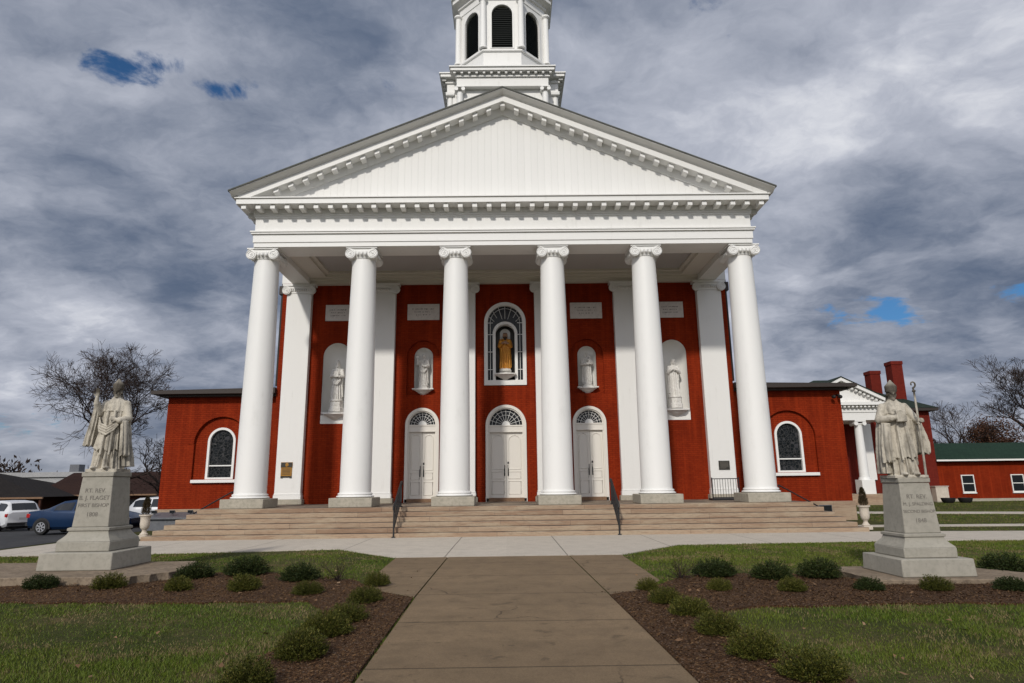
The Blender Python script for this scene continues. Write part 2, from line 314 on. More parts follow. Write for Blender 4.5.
M['deadleaf'] = mat('fallen_leaf', rough=0.8, fn=f_leaf((0.14, 0.075, 0.035), (0.22, 0.13, 0.06), (0.30, 0.20, 0.12)))

# ------------------------------------------------------------------ mesh helpers
class MB:
    def __init__(s): s.v = []; s.f = []
    def add(s, vs, fs):
        o = len(s.v); s.v += [tuple(p) for p in vs]; s.f += [tuple(i + o for i in f) for f in fs]; return s
    def box(s, x0, x1, y0, y1, z0, z1):
        return s.add([(x0, y0, z0), (x1, y0, z0), (x1, y1, z0), (x0, y1, z0), (x0, y0, z1), (x1, y0, z1), (x1, y1, z1), (x0, y1, z1)],
                     [(0, 3, 2, 1), (4, 5, 6, 7), (0, 1, 5, 4), (1, 2, 6, 5), (2, 3, 7, 6), (3, 0, 4, 7)])
    def frustum(s, cx, cy, z0, z1, w0, d0, w1, d1):
        a, b, c, d = w0 / 2, d0 / 2, w1 / 2, d1 / 2
        return s.add([(cx - a, cy - b, z0), (cx + a, cy - b, z0), (cx + a, cy + b, z0), (cx - a, cy + b, z0), (cx - c, cy - d, z1), (cx + c, cy - d, z1), (cx + c, cy + d, z1), (cx - c, cy + d, z1)],
                     [(0, 3, 2, 1), (4, 5, 6, 7), (0, 1, 5, 4), (1, 2, 6, 5), (2, 3, 7, 6), (3, 0, 4, 7)])
    def rings(s, rings, closed=True, caps=True):
        n = len(rings[0]); o = len(s.v); fs = []
        for r in rings: s.v += [tuple(p) for p in r]
        for k in range(len(rings) - 1):
            for i in range(n if closed else n - 1):
                j = (i + 1) % n; fs.append((o + k * n + i, o + k * n + j, o + (k + 1) * n + j, o + (k + 1) * n + i))
        if caps: fs.append(tuple(o + i for i in reversed(range(n)))); fs.append(tuple(o + (len(rings) - 1) * n + i for i in range(n)))
        s.f += fs; return s
    def lathe(s, prof, c=(0, 0), n=40, caps=True):
        return s.rings([[(c[0] + r * math.cos(2 * PI * i / n), c[1] + r * math.sin(2 * PI * i / n), z) for i in range(n)] for r, z in prof], True, caps)
    def tube(s, path, rad, n=8, caps=True):
        P = [Vector(p) for p in path]
        if not isinstance(rad, (list, tuple)): rad = [rad] * len(P)
        rs = []; ref = None
        for i, p in enumerate(P):
            d = (P[min(i + 1, len(P) - 1)] - P[max(i - 1, 0)])
            d = d.normalized() if d.length > 1e-9 else Vector((0, 0, 1))
            if ref is None: ref = Vector((0, 0, 1)) if abs(d.z) < 0.9 else Vector((1, 0, 0))
            u = d.cross(ref)
            u = u.normalized() if u.length > 1e-6 else d.orthogonal().normalized()
            v = d.cross(u); ref = -v if False else ref
            rs.append([p + rad[i] * (math.cos(2 * PI * k / n) * u + math.sin(2 * PI * k / n) * v) for k in range(n)])
        return s.rings(rs, True, caps)
    def ball(s, c, r, n=16, m=10, rot=None):
        rx, ry, rz = (r, r, r) if not isinstance(r, (tuple, list)) else r
        rings = []
        for j in range(m + 1):
            a = -PI / 2 + PI * j / m; a = max(min(a, PI / 2 - 0.02), -PI / 2 + 0.02)
            ring = []
            for i in range(n):
                b = 2 * PI * i / n; q = Vector((rx * math.cos(a) * math.cos(b), ry * math.cos(a) * math.sin(b), rz * math.sin(a)))
                if rot is not None: q = rot @ q
                ring.append(Vector(c) + q)
            rings.append(ring)
        return s.rings(rings)
    def plate(s, outer, holes, y0, y1, back=False, axes=None):
        """polygon with holes in the x,z plane at depth y0, with edges running back to y1"""
        loops = [outer] + holes
        tri = tessellate_polygon([[Vector((x, z, 0)) for x, z in l] for l in loops])
        flat = [p for l in loops for p in l]; o = len(s.v)
        mp = (lambda x, y, z: (x, y, z)) if axes is None else axes
        s.v += [mp(x, y0, z) for x, z in flat]; s.f += [tuple(o + i for i in tr) for tr in tri]
        o2 = len(s.v); s.v += [mp(x, y1, z) for x, z in flat]
        if back: s.f += [tuple(o2 + i for i in tr) for tr in tri]
        b = 0
        for l in loops:
            for i in range(len(l)):
                j = (i + 1) % len(l); s.f.append((o + b + i, o + b + j, o2 + b + j, o2 + b + i))
            b += len(l)
        return s
    def build(s, name, m, parent=None, bevel=0.0, sharp=38, loc=None):
        me = bpy.data.meshes.new(name); me.from_pydata(s.v, [], s.f); me.materials.append(m)
        if sharp:
            me.polygons.foreach_set('use_smooth', [True] * len(me.polygons)); me.set_sharp_from_angle(angle=R(sharp))
        ob = bpy.data.objects.new(name, me); col.objects.link(ob)
        if parent: ob.parent = parent
        if loc: ob.location = loc
        if bevel:
            b = ob.modifiers.new('bevel', 'BEVEL'); b.width = bevel; b.segments = 2; b.limit_method = 'ANGLE'; b.angle_limit = R(50)
        return ob

def arch(cx, h, z0, zs, n=28):
    return [(cx - h, z0), (cx + h, z0)] + [(cx + h * math.cos(PI * i / n), zs + h * math.sin(PI * i / n)) for i in range(n + 1)]
def rect(x0, x1, z0, z1): return [(x0, z0), (x1, z0), (x1, z1), (x0, z1)]
def tag(o, label=None, cat=None, group=None, kind=None):
    for k, v in (('label', label), ('category', cat), ('group', group), ('kind', kind)):
        if v: o[k] = v
    return o
def thing(name, label, cat, loc=(0, 0, 0), rz=0.0, group=None, s=1.0):
    o = bpy.data.objects.new(name, None); col.objects.link(o); o.empty_display_size = 0.2
    o.location = loc; o.rotation_euler = (0, 0, rz); o.scale = (s, s, s)
    return tag(o, label, cat, group)
def copy_tree(o, parent=None):
    c = o.copy(); col.objects.link(c)
    if parent is not None: c.parent = parent
    for ch in list(o.children): copy_tree(ch, c)
    return c
def text(name, body, size, m, parent, loc, rot=(PI / 2, 0, 0), ext=0.004, align='CENTER'):
    cu = bpy.data.curves.new(name, 'FONT'); cu.body = body; cu.size = size; cu.align_x = align; cu.align_y = 'CENTER'; cu.extrude = ext
    cu.materials.append(m); o = bpy.data.objects.new(name, cu); col.objects.link(o)
    me = bpy.data.meshes.new_from_object(o.evaluated_get(bpy.context.evaluated_depsgraph_get())); bpy.data.objects.remove(o)
    me.materials.clear(); me.materials.append(m); o = bpy.data.objects.new(name, me); col.objects.link(o); o.parent = parent; o.location = loc; o.rotation_euler = rot
    return o
def flat_sheet(name, polys, z, m, kind='structure', thick=0.0):
    mb = MB()
    for poly in polys:
        tri = tessellate_polygon([[Vector((x, y, 0)) for x, y in poly]])
        o = len(mb.v); n = len(poly); mb.v += [(x, y, z) for x, y in poly]; mb.f += [tuple(o + i for i in tr) for tr in tri]
        mb.v += [(x, y, z - 0.08) for x, y in poly]
        mb.f += [(o + i, o + (i + 1) % n, o + n + (i + 1) % n, o + n + i) for i in range(n)]
    ob = mb.build(name, m, sharp=0); ob['kind'] = kind
    # normals up
    return ob
def in_poly(poly, X, Y):
    r = np.zeros(X.shape, bool); n = len(poly)
    for i in range(n):
        x0, y0 = poly[i]; x1, y1 = poly[(i + 1) % n]
        if y0 == y1: continue
        c = ((y0 > Y) != (y1 > Y)) & (X < (x1 - x0) * (Y - y0) / (y1 - y0) + x0); r ^= c
    return r

# ------------------------------------------------------------------ ground, walks, beds
def sm(a, b, x):
    k = np.clip((x - a) / (b - a), 0, 1); return k * k * (3 - 2 * k)
def terrain(x, y):
    return -0.35 * sm(-13.0, -19.0, x) * sm(-6.0, 2.0, y) - 0.75 * sm(-15, -28, x) * sm(6, 34, y) - 0.14 * sm(-13.6, -15.5, x) * sm(8.0, 12.0, y)
gx = np.unique(np.concatenate([np.linspace(-900, -60, 12), np.linspace(-60, -30, 16), np.linspace(-30, -10, 41), np.linspace(-10, 60, 36), np.linspace(60, 900, 12)]))
gy = np.unique(np.concatenate([np.linspace(-300, -30, 6), np.linspace(-30, 20, 81), np.linspace(20, 80, 25), np.linspace(80, 1200, 12)]))
XX, YY = np.meshgrid(gx, gy); ZZ = terrain(XX, YY)
mb = MB(); mb.v = list(zip(XX.ravel().tolist(), YY.ravel().tolist(), ZZ.ravel().tolist())); nx = len(gx)
mb.f = [(j * nx + i, j * nx + i + 1, (j + 1) * nx + i + 1, (j + 1) * nx + i) for j in range(len(gy) - 1) for i in range(nx - 1)]
tag(mb.build('ground', M['ground'], sharp=0), kind='structure')
# asphalt follows the same fall
ax = np.linspace(-60, -13.2, 80); ay = np.linspace(-5.0, 36, 70)
XX, YY = np.meshgrid(ax, ay)
XX = np.where(XX > -14, XX + 0.0, XX); ZZ = terrain(XX, YY) + 0.008 + 0.0
mb = MB(); mb.v = list(zip(XX.ravel().tolist(), YY.ravel().tolist(), ZZ.ravel().tolist())); nx = len(ax)
mb.f = [(j * nx + i, j * nx + i + 1, (j + 1) * nx + i + 1, (j + 1) * nx + i) for j in range(len(ay) - 1) for i in range(nx - 1)]
tag(mb.build('parking_lot', M['asphalt'], sharp=0), kind='structure')
SIDE = [(-2.33, -7.22), (2.44, -7.2), (4.19, -5.17), (8.92, -4.85), (12.87, -5.09), (31.72, -5.77), (31.55, -4.26), (13.72, -2.2), (11.2, -1.85), (-12.79, -1.85), (-12.91, -5.86), (-8.26, -5.68), (-4.1, -5.12)]
WALK = [(-0.86, -32), (1.74, -32), (1.42, -12.21), (1.91, -11.9), (2.4, -10.93), (2.44, -7.21), (-2.33, -7.23), (-2.23, -10.09), (-2.18, -10.87), (-1.72, -11.74), (-1.23, -12.22)]
WALKS = [[(-0.86, -32), (1.74, -32), (1.41, -12.2), (1.32, -7.22), (-1.22, -7.23), (-1.225, -12.2)], [(1.435, -12.18), (1.91, -11.9), (2.4, -10.93), (2.44, -7.22), (1.345, -7.22)], [(-1.25, -12.2), (-1.245, -7.23), (-2.33, -7.23), (-2.23, -10.09), (-2.18, -10.87), (-1.72, -11.74)]]
flat_sheet('sidewalk', [SIDE], 0.020, M['sidewalk'])
flat_sheet('front_walk', WALKS, 0.016, M['walk'])
flat_sheet('lawn_path', [[(11.5, 0.2), (40, -2.2), (40, -1.0), (11.5, 1.1)], [(16, 8.8), (40, 1.0), (40, 3.2), (16, 10.9)]], 0.014, M['sidewalk'])
ML = [(-0.88, -32), (-1.25, -12.26), (-1.77, -11.74), (-2.23, -10.87), (-2.53, -10.48), (-3.33, -10), (-4.53, -9.28), (-5.43, -9.41), (-5.84, -10.1), (-8.15, -10.46), (-11.97, -10.64),
      (-12.01, -12), (-8.99, -12.11), (-6.97, -12.12), (-4.75, -12.36), (-3.54, -12.43), (-2.63, -12.4), (-2.28, -12.88), (-2.13, -14.2), (-2.18, -15.99), (-2.33, -18.71), (-2.4, -32)]
MR = [(1.76, -32), (1.44, -12.25), (1.96, -11.85), (2.45, -11.11), (2.89, -10.59), (3.39, -10.24), (4.5, -10.58), (5.11, -10.66), (5.42, -11.18), (7.54, -11.44), (8.12, -10.48), (12.13, -10.38),
      (12.26, -13.09), (8.21, -13.23), (6.28, -13.24), (4.36, -13.16), (2.89, -13.25), (2.49, -13.65), (2.4, -14.81), (2.68, -16.33), (2.82, -18.69), (2.6, -32)]
def bed(poly):       # ragged outline, gently crowned
    rnd = random.Random(3); out = []
    for i in range(len(poly)):
        a = Vector(poly[i]); b = Vector(poly[(i + 1) % len(poly)]); n = max(1, int((b - a).length / 0.22))
        if abs(a.x) < 1.8 and abs(b.x) < 1.8 or min(a.y, b.y) < -25: out.append(tuple(a)); continue
        for k in range(n):
            q = a.lerp(b, k / n); out.append((q.x + rnd.uniform(-0.05, 0.05), q.y + rnd.uniform(-0.06, 0.06)))
    return out
MLr, MRr = bed(ML), bed(MR)
flat_sheet('mulch_bed', [MLr, MRr], 0.028, M['mulch'])
# loose bark chips
rng = np.random.default_rng(5)
def scatter(n, poly, x0, x1, y0, y1):
    X = rng.uniform(x0, x1, n); Y = rng.uniform(y0, y1, n); k = in_poly(poly, X, Y); return X[k], Y[k]
X1, Y1 = scatter(60000, MLr, -9, -1.0, -18, -8.5); X2, Y2 = scatter(60000, MRr, 1.0, 9, -18, -9.5)
Xs = rng.uniform(-1.5, 1.9, 900); Ys = rng.uniform(-17.5, -11.5, 900); ed = np.minimum(np.abs(Xs - (-1.23 - (Ys + 12.2) * 0.0187)), np.abs(Xs - (1.42 - (Ys + 12.2) * 0.0162)))
ks = (rng.random(900) < np.exp(-ed / 0.07)); X1 = np.concatenate([X1, Xs[ks]]); Y1 = np.concatenate([Y1, Ys[ks]])      # bark kicked on to the walk
X = np.concatenate([X1, X2]); Y = np.concatenate([Y1, Y2]); n = len(X)
keep = rng.random(n) < np.clip(1.3 - (Y + 18) / 14, 0.3, 1); X = X[keep]; Y = Y[keep]; n = len(X)
L = rng.uniform(0.008, 0.030, n); Wd = L * rng.uniform(0.2, 0.5, n); A = rng.uniform(0, PI, n); tl = rng.uniform(-0.5, 0.5, n); Z = 0.034 + rng.uniform(0, 0.015, n)
ux, uy = np.cos(A), np.sin(A)
V = np.empty((n, 4, 3))
for k, (a, b) in enumerate(((-1, -1), (1, -1), (1, 1), (-1, 1))):
    V[:, k, 0] = X + a * L * ux / 2 - b * Wd * uy / 2; V[:, k, 1] = Y + a * L * uy / 2 + b * Wd * ux / 2; V[:, k, 2] = Z + a * L * tl / 2 + b * Wd * 0.3
def quads(name, V, m, parent=None):
    n, k = V.shape[0], V.shape[1]
    me = bpy.data.meshes.new(name); me.vertices.add(n * k); me.vertices.foreach_set('co', V.astype(np.float32).ravel())
    me.loops.add(n * k); me.loops.foreach_set('vertex_index', np.arange(n * k, dtype=np.int32))
    me.polygons.add(n); me.polygons.foreach_set('loop_start', np.arange(0, n * k, k, dtype=np.int32))
    me.update(calc_edges=True); me.materials.append(m)
    o = bpy.data.objects.new(name, me); col.objects.link(o)
    if parent: o.parent = parent
    return o
tag(quads('bark_chips', V, M['chip']), kind='stuff')
# grass blades where the lawn can be seen
def vnoise(X, Y, s, seed):
    r = np.random.default_rng(seed); g = r.random((64, 64)); x = X * s + 200; y = Y * s + 200
    i = np.floor(x).astype(int); j = np.floor(y).astype(int); fx = x - i; fy = y - j; fx = fx * fx * (3 - 2 * fx); fy = fy * fy * (3 - 2 * fy)
    return (g[i % 64, j % 64] * (1 - fx) * (1 - fy) + g[(i + 1) % 64, j % 64] * fx * (1 - fy) + g[i % 64, (j + 1) % 64] * (1 - fx) * fy + g[(i + 1) % 64, (j + 1) % 64] * fx * fy)
parts = []
for (x0, x1, y0, y1, dens) in ((-8, 8, -18, -14.5, 5200), (-11, 11, -14.5, -11, 3200), (-14, 14, -11, -5, 1500), (9, 42, -5, 10, 180), (11, 46, 10, 23, 60), (14, 20, -14, -5, 500)):
    n = int((x1 - x0) * (y1 - y0) * dens); X = rng.uniform(x0, x1, n); Y = rng.uniform(y0, y1, n)
    k = np.abs(X) < 0.86 * (Y + 21.5) + 2.0
    X = X[k]; Y = Y[k]
    for poly in (SIDE, WALK, MLr, MRr): 
        k = ~in_poly(poly, X, Y); X = X[k]; Y = Y[k]
    k = ~((X > 11) & (np.abs(Y - (0.65 - (X - 11.5) * 0.079)) < 0.6)) & ~((np.abs(X) < 13.6) & (Y > -2.0)) & ~((X > 16) & (np.abs(Y - (9.85 - (X - 16) * 0.323)) < 1.1)); X = X[k]; Y = Y[k]
    k = ~((X < -13) & (Y > -5)); X = X[k]; Y = Y[k]
    p = vnoise(X, Y, 0.9, 2) * 0.6 + vnoise(X, Y, 2.7, 3) * 0.4
    dist = np.full(len(X), 9.0)                       # thin, worn turf along the bed edges
    for poly in (MLr, MRr):
        for (ax_, ay_) in poly:
            if ay_ > -20: dist = np.minimum(dist, np.hypot(X - ax_, Y - ay_))
    edge = np.clip(dist / 0.8, 0.0, 1.0); edge = 0.35 + 0.65 * edge
    p = np.where((Y > -8.9) & (Y < -5) & (X < -3) & (X > -6.5), p + 0.35, p)
    k = rng.random(len(X)) < np.clip(1.75 - 1.75 * p, 0.08, 1) * np.clip(edge + 0.5 * (0.6 - p), 0.15, 1); parts.append((X[k], Y[k]))
X = np.concatenate([p[0] for p in parts]); Y = np.concatenate([p[1] for p in parts]); n = len(X)
far = np.clip((Y + 16) / 12, 0, 3)
h = rng.uniform(0.013, 0.036, n) * (0.6 + 0.9 * vnoise(X, Y, 1.3, 8)); wd = rng.uniform(0.0018, 0.0038, n) * (1 + 1.6 * far); A = rng.uniform(0, 2 * PI, n); B = rng.uniform(0, 2 * PI, n); ln = h * rng.uniform(0.1, 0.95, n)
V = np.empty((n, 3, 3)); z0 = 0.0
V[:, 0] = np.stack([X - wd * np.cos(A), Y - wd * np.sin(A), np.full(n, z0)], 1); V[:, 1] = np.stack([X + wd * np.cos(A), Y + wd * np.sin(A), np.full(n, z0)], 1)
V[:, 2] = np.stack([X + ln * np.cos(B), Y + ln * np.sin(B), h], 1)
tag(quads('grass', V, M['blade']), kind='stuff')
# a few fallen leaves
n = 260; X = rng.uniform(-9, 9, n); Y = rng.uniform(-17, -8, n); k = np.abs(X) > 1.5; X, Y = X[k], Y[k]; n = len(X)
s_ = rng.uniform(0.015, 0.035, n); A = rng.uniform(0, 2 * PI, n); V = np.empty((n, 4, 3))
for q in range(4):
    a = A + q * PI / 2; rr = s_ * (1.3 if q % 2 else 0.8); V[:, q] = np.stack([X + rr * np.cos(a), Y + rr * np.sin(a), 0.055 + rng.uniform(-0.012, 0.02, n)], 1)
tag(quads('fallen_leaves', V, M['deadleaf']), kind='stuff')

# ================================================================== CHURCH
church = thing('church', 'red brick church with six white columns, pediment and white bell tower', 'church')
WY = 3.9
B = lambda: MB()
# --- brick front wall with its openings
doors = [(0.0, 0.80, 3.77), (-3.28, 0.665, 3.82), (3.28, 0.665, 3.82)]
holes = [arch(cx, h, 0.86, zs) for cx, h, zs in doors]
holes.append(arch(0.0, 0.845, 5.35, 7.925))
for sx in (-1, 1):
    holes.append(arch(sx * 3.28, 0.66, 5.0, 6.55)); holes.append(arch(sx * 6.73, 0.555, 3.90, 6.59))
mb = B().plate(rect(-9.07, 9.07, 0.4, 9.66), holes, WY, WY + 0.12)
for sx in (-1, 1):
    mb.plate(arch(sx * 3.28, 0.662, 4.998, 6.55), [arch(sx * 3.28, 0.37, 5.2, 6.56)], WY + 0.12, WY + 0.13)
mb.box(-9.07, -8.6, WY + 0.002, 30, 0.4, 9.66).box(8.6, 9.07, WY + 0.002, 30, 0.4, 9.66).box(-8.6, 8.6, 29.6, 30, 0.4, 9.66)
mb.build('wall', M['brick'], church, sharp=0)
B().box(-8.59, 8.59, WY + 1.0, WY + 1.1, 0.4, 9.6).build('inner_wall', M['plaster'], church, sharp=0)
# --- niches: half-round recess with a quarter dome
def niche(cx, r, z0, zs, dep, y):
    mb = B(); n, m = 20, 10; rings = []
    for z in np.linspace(z0, zs, 6): rings.append([(cx - r * math.cos(PI * i / n), y + dep * math.sin(PI * i / n), z) for i in range(n + 1)])
    for k in range(1, m + 1):
        a = PI / 2 * k / m * 0.995; rings.append([(cx - r * math.cos(a) * math.cos(PI * i / n), y + dep * math.cos(a) * math.sin(PI * i / n), zs + r * math.sin(a)) for i in range(n + 1)])
    mb.rings(rings, closed=False, caps=False)
    o = len(mb.v); mb.v += [(cx - r * math.cos(PI * i / n), y + dep * math.sin(PI * i / n), z0) for i in range(n + 1)]; mb.f.append(tuple(o + i for i in range(n + 1)))
    return mb
def corbel(cx, w, z0, z1, y, proj):      # moulded bracket shelf
    mb = B(); prof = [(0.16, 0.0), (0.30, 0.16), (0.42, 0.30), (0.60, 0.42), (0.66, 0.55), (0.80, 0.62), (0.86, 0.74), (1.0, 0.80), (1.0, 1.0)]
    rings = []
    for q, tt in prof:
        z = z0 + (z1 - z0) * tt; ww = w / 2 * q; pp = proj * q
        rings.append([(cx - ww, y, z), (cx - ww, y - pp * 0.45, z), (cx - ww * 0.62, y - pp * 0.9, z), (cx, y - pp, z), (cx + ww * 0.62, y - pp * 0.9, z), (cx + ww, y - pp * 0.45, z), (cx + ww, y, z)])
    return mb.rings(rings)
for sx in (-1, 1):
    nm = niche(sx * 3.28, 0.368, 5.2, 6.56, 0.34, WY + 0.10); nm.build('niche', M['plaster'], church)
    corbel(sx * 3.28, 0.70, 4.98, 5.24, WY + 0.118, 0.34).box(sx * 3.28 - 0.42, sx * 3.28 + 0.42, WY - 0.10, WY + 0.22, 5.215, 5.255).build('bracket', M['plaster'], church)
    c = sx * 6.73
    nm = niche(c, 0.545, 4.25, 6.59, 0.52, WY - 0.01).plate(rect(c - 0.553, c + 0.553, 3.902, 4.25), [], WY - 0.012, WY + 0.10); nm.build('niche', M['plaster'], church)
    corbel(c, 0.86, 4.05, 4.31, WY - 0.02, 0.34).box(c - 0.50, c + 0.50, WY - 0.13, WY + 0.36, 4.29, 4.335).build('bracket', M['plaster'], church)
# --- doors
def tube_arch(mb, cx, h, z0, zs, y, r, n=14):
    pts = [(cx - h, y, z0)] + [(cx - h * math.cos(PI * i / n), y, zs + h * math.sin(PI * i / n)) for i in range(n + 1)] + [(cx + h, y, z0), (cx - h, y, z0)]
    return mb.tube(pts, r, 6)
for cx, h, zs in doors:
    y = WY + 0.04; fw = 0.115
    fr = B().plate(arch(cx, h - 0.004, 0.86, zs), [arch(cx, h - fw, 0.862, zs)], y - 0.10, y + 0.16)
    fr.plate(arch(cx, h - fw + 0.004, 0.864, zs), [arch(cx, h - fw - 0.045, 0.866, zs)], y - 0.045, y + 0.16)
    hi = h - fw - 0.04
    fr.box(cx - hi - 0.03, cx + hi + 0.03, y - 0.03, y + 0.14, zs - 0.25, zs - 0.002).box(cx - hi - 0.035, cx + hi + 0.035, y - 0.055, y + 0.12, zs - 0.045, zs + 0.006).box(cx - hi - 0.032, cx + hi + 0.032, y - 0.05, y + 0.12, zs - 0.275, zs - 0.235)
    d = fr.build('door_frame', M['door'], church)
    B().box(cx - h + 0.02, cx + h - 0.02, y - 0.10, y + 0.2, 0.856, 0.995).build('threshold', M['wood'], d, bevel=0.01)
    # fanlight
    gl = B(); r = hi; gl.plate([(cx + r * math.cos(PI * i / 24), zs + r * math.sin(PI * i / 24)) for i in range(25)], [], y + 0.07, y + 0.09)
    g = gl.build('fanlight', M['glass'], d, sharp=0)
    mu = B()
    for k in range(1, 10):
        a = PI * k / 10; mu.tube([(cx + 0.16 * math.cos(a), y + 0.055, zs + 0.16 * math.sin(a)), (cx + (r + 0.01) * math.cos(a), y + 0.055, zs + (r + 0.01) * math.sin(a))], 0.0085, 6)
    for rr in (0.55 * r + 0.05, 0.80 * r + 0.03): mu.tube([(cx + rr * math.cos(PI * i / 20), y + 0.055, zs + rr * math.sin(PI * i / 20)) for i in range(21)], 0.008, 6)
    mu.plate([(cx + 0.165 * math.cos(PI * i / 14), zs + 0.165 * math.sin(PI * i / 14)) for i in range(15)], [], y + 0.03, y + 0.07)
    mu.build('muntin', M['white'], g)
    # two leaves
    zt = zs - 0.27
    for s2 in (-1, 1):
        x0, x1 = (cx - hi, cx - 0.006) if s2 < 0 else (cx + 0.006, cx + hi)
        lf = B().box(x0, x1, y + 0.06, y + 0.12, 0.998, zt)
        xm = (x0 + x1) / 2; pw = (x1 - x0) / 2 - 0.085
        tube_arch(lf, xm, pw, 2.08, zt - 0.12 - pw, y + 0.058, 0.022)
        for za, zb in ((1.14, 1.62), (1.72, 1.98)):
            lf.tube([(xm - pw, y + 0.058, za), (xm + pw, y + 0.058, za), (xm + pw, y + 0.058, zb), (xm - pw, y + 0.058, zb), (xm - pw, y + 0.058, za)], 0.018, 6)
        lo = lf.build('door_leaf', M['door'], church)
        hx = cx + s2 * 0.07
        hd = B().box(hx - 0.022, hx + 0.022, y + 0.045, y + 0.062, 1.82, 2.24).tube([(hx, y + 0.05, 1.89), (hx, y - 0.005, 1.92), (hx, y - 0.005, 2.08), (hx, y + 0.05, 2.12)], 0.013, 8)
        if s2 > 0: hd.box(hx - 0.028, hx + 0.028, y + 0.03, y + 0.06, 2.28, 2.36)
        hd.build('handle', M['iron'], lo)
# --- central window round the gilt statue
y = WY
wf = B().plate(arch(0, 0.843, 5.352, 7.925), [arch(0, 0.70, 5.55, 7.925)], y - 0.05, y + 0.14)
wf.plate(arch(0, 0.50, 5.37, 7.46), [arch(0, 0.385, 5.55, 7.46)], y - 0.02, y + 0.30)
wf.plate(rect(-0.72, 0.72, 5.36, 5.56), [rect(-0.02, 0.02, 5.4, 5.42)], y - 0.016, y + 0.12)
wo = wf.build('window_frame', M['white'], church)
B().plate(arch(0, 0.71, 5.5, 7.925), [arch(0, 0.40, 5.52, 7.46)], y + 0.10, y + 0.11).build('window_glass', M['glass'], wo, sharp=0)
mu = B()
for z in (6.0, 6.72, 7.44, 7.925):
    for sx in (-1, 1): mu.box(min(sx * 0.49, sx * 0.705), max(sx * 0.49, sx * 0.705), y + 0.06, y + 0.09, z - 0.011, z + 0.011)
for sx in (-1, 1): mu.box(sx * 0.60 - 0.009, sx * 0.60 + 0.009, y + 0.062, y + 0.088, 5.55, 7.925)
for k in range(1, 8):
    a = PI * k / 8; r0 = 0.30 if k in (3, 4, 5) else 0.47; mu.tube([(r0 * math.cos(a), y + 0.075, 7.80 + r0 * math.sin(a)), (0.705 * math.cos(a), y + 0.075, 7.925 + 0.705 * math.sin(a))], 0.010, 6)
mu.tube([(0.60 * math.cos(PI * i / 24), y + 0.075, 7.925 + 0.60 * math.sin(PI * i / 24)) for i in range(25)], 0.009, 6)
mu.build('muntin', M['white'], wo)
B().rings([[(-0.39, y + 0.24, z), (-0.39, y + 0.5, z), (0.39, y + 0.5, z), (0.39, y + 0.24, z)] for z in (5.5, 7.9)], closed=False, caps=False).build('niche_back', M['bronze'], wo, sharp=0)
B().plate(arch(0, 0.21, 5.7, 7.55), [], y + 0.44, y + 0.47).build('backing_panel', M['plaster'], wo, sharp=0)
corbel(0, 0.86, 5.56, 5.80, y - 0.015, 0.36).box(-0.40, 0.40, y - 0.14, y + 0.40, 5.785, 5.825).build('bracket', M['plaster'], wo)

# --- columns
def spiral(mb, cx, y, cz, r, s, tr=0.020):
    pts = []
    for i in range(46):
        a = i / 45 * 2.2 * 2 * PI; rr = r * (1 - 0.80 * i / 45); pts.append((cx + s * rr * math.sin(a), y, cz + rr * math.cos(a)))
    return mb.tube(pts, [tr * (1 - 0.5 * i / 45) for i in range(46)], 6)
def volute(mb, cx, y0, y1, cz, r, s, both=True):
    n = 26
    for ya, yb in (((y0, y0 + 0.10), (y1 - 0.10, y1)) if both else ((y0, y0 + 0.10),)):
        mb.rings([[(cx + r * math.cos(2 * PI * i / n), yy, cz + r * math.sin(2 * PI * i / n)) for i in range(n)] for yy in (ya, yb)])
    spiral(mb, cx, y0 - 0.004, cz, r * 0.93, s)
    mb.ball((cx, y0 - 0.005, cz), (0.035, 0.02, 0.035), 10, 6)
    if both:
        k = 12; rr = [0.98, 0.80, 0.66, 0.60, 0.66, 0.80, 0.98]
        mb.rings([[(cx + r * q * math.cos(2 * PI * i / n), y0 + 0.1 + (y1 - y0 - 0.2) * j / 6, cz + r * q * math.sin(2 * PI * i / n)) for i in range(n)] for j, q in enumerate(rr)])
    return mb
CX = [-8.30, -4.90, -1.685, 1.685, 4.90, 8.30]
ZT = 9.48
UP, DN = 0.07, -0.10
prof = []
for i in range(15):
    u = i / 14; prof.append((0.500 - 0.092 * u ** 1.7, 1.30 + (9.19 - 1.30) * u))
prof = [(0.55, 1.265), (0.545, 1.285), (0.515, 1.30)] + prof + [(0.435, 9.195), (0.445, 9.22), (0.435, 9.24)]
c0 = B().lathe(prof, n=56).build('column', M['white'], church)
bs = [(0.595, 1.242)] + [(0.55 + 0.055 * math.sin(PI * i / 8), 1.242 + 0.075 * i / 8 * 1.0) for i in range(9)] + [(0.535, 1.322), (0.535, 1.335)] + [(0.53 + 0.028 * math.sin(PI * i / 6), 1.335 + 0.04 * i / 6) for i in range(7)]
B().lathe([(r, z + DN) for r, z in bs], n=56).build('column_base', M['white'], c0)
B().box(-0.68, 0.68, -0.68, 0.68, 0.85, 1.143).build('plinth', M['plinth'], c0, bevel=0.02)
cp = B().lathe([(0.43, 9.10 + UP), (0.45, 9.16 + UP), (0.50, 9.22 + UP), (0.53, 9.29 + UP), (0.53, 9.31 + UP), (0.48, 9.33 + UP)], n=48)
for i in range(24):
    a = 2 * PI * i / 24; cp.ball((0.515 * math.cos(a), 0.515 * math.sin(a), 9.235 + UP), (0.045, 0.045, 0.065), 8, 6)
cp.box(-0.42, 0.42, -0.47, 0.47, 9.325 + UP, 9.415 + UP)
for sx in (-1, 1): volute(cp, sx * 0.385, -0.50, 0.50, 9.250 + UP, 0.175, sx)
cp.box(-0.53, 0.53, -0.51, 0.51, 9.43 + UP, 9.478 + UP)
cp.build('capital', M['white'], c0, bevel=0.006)
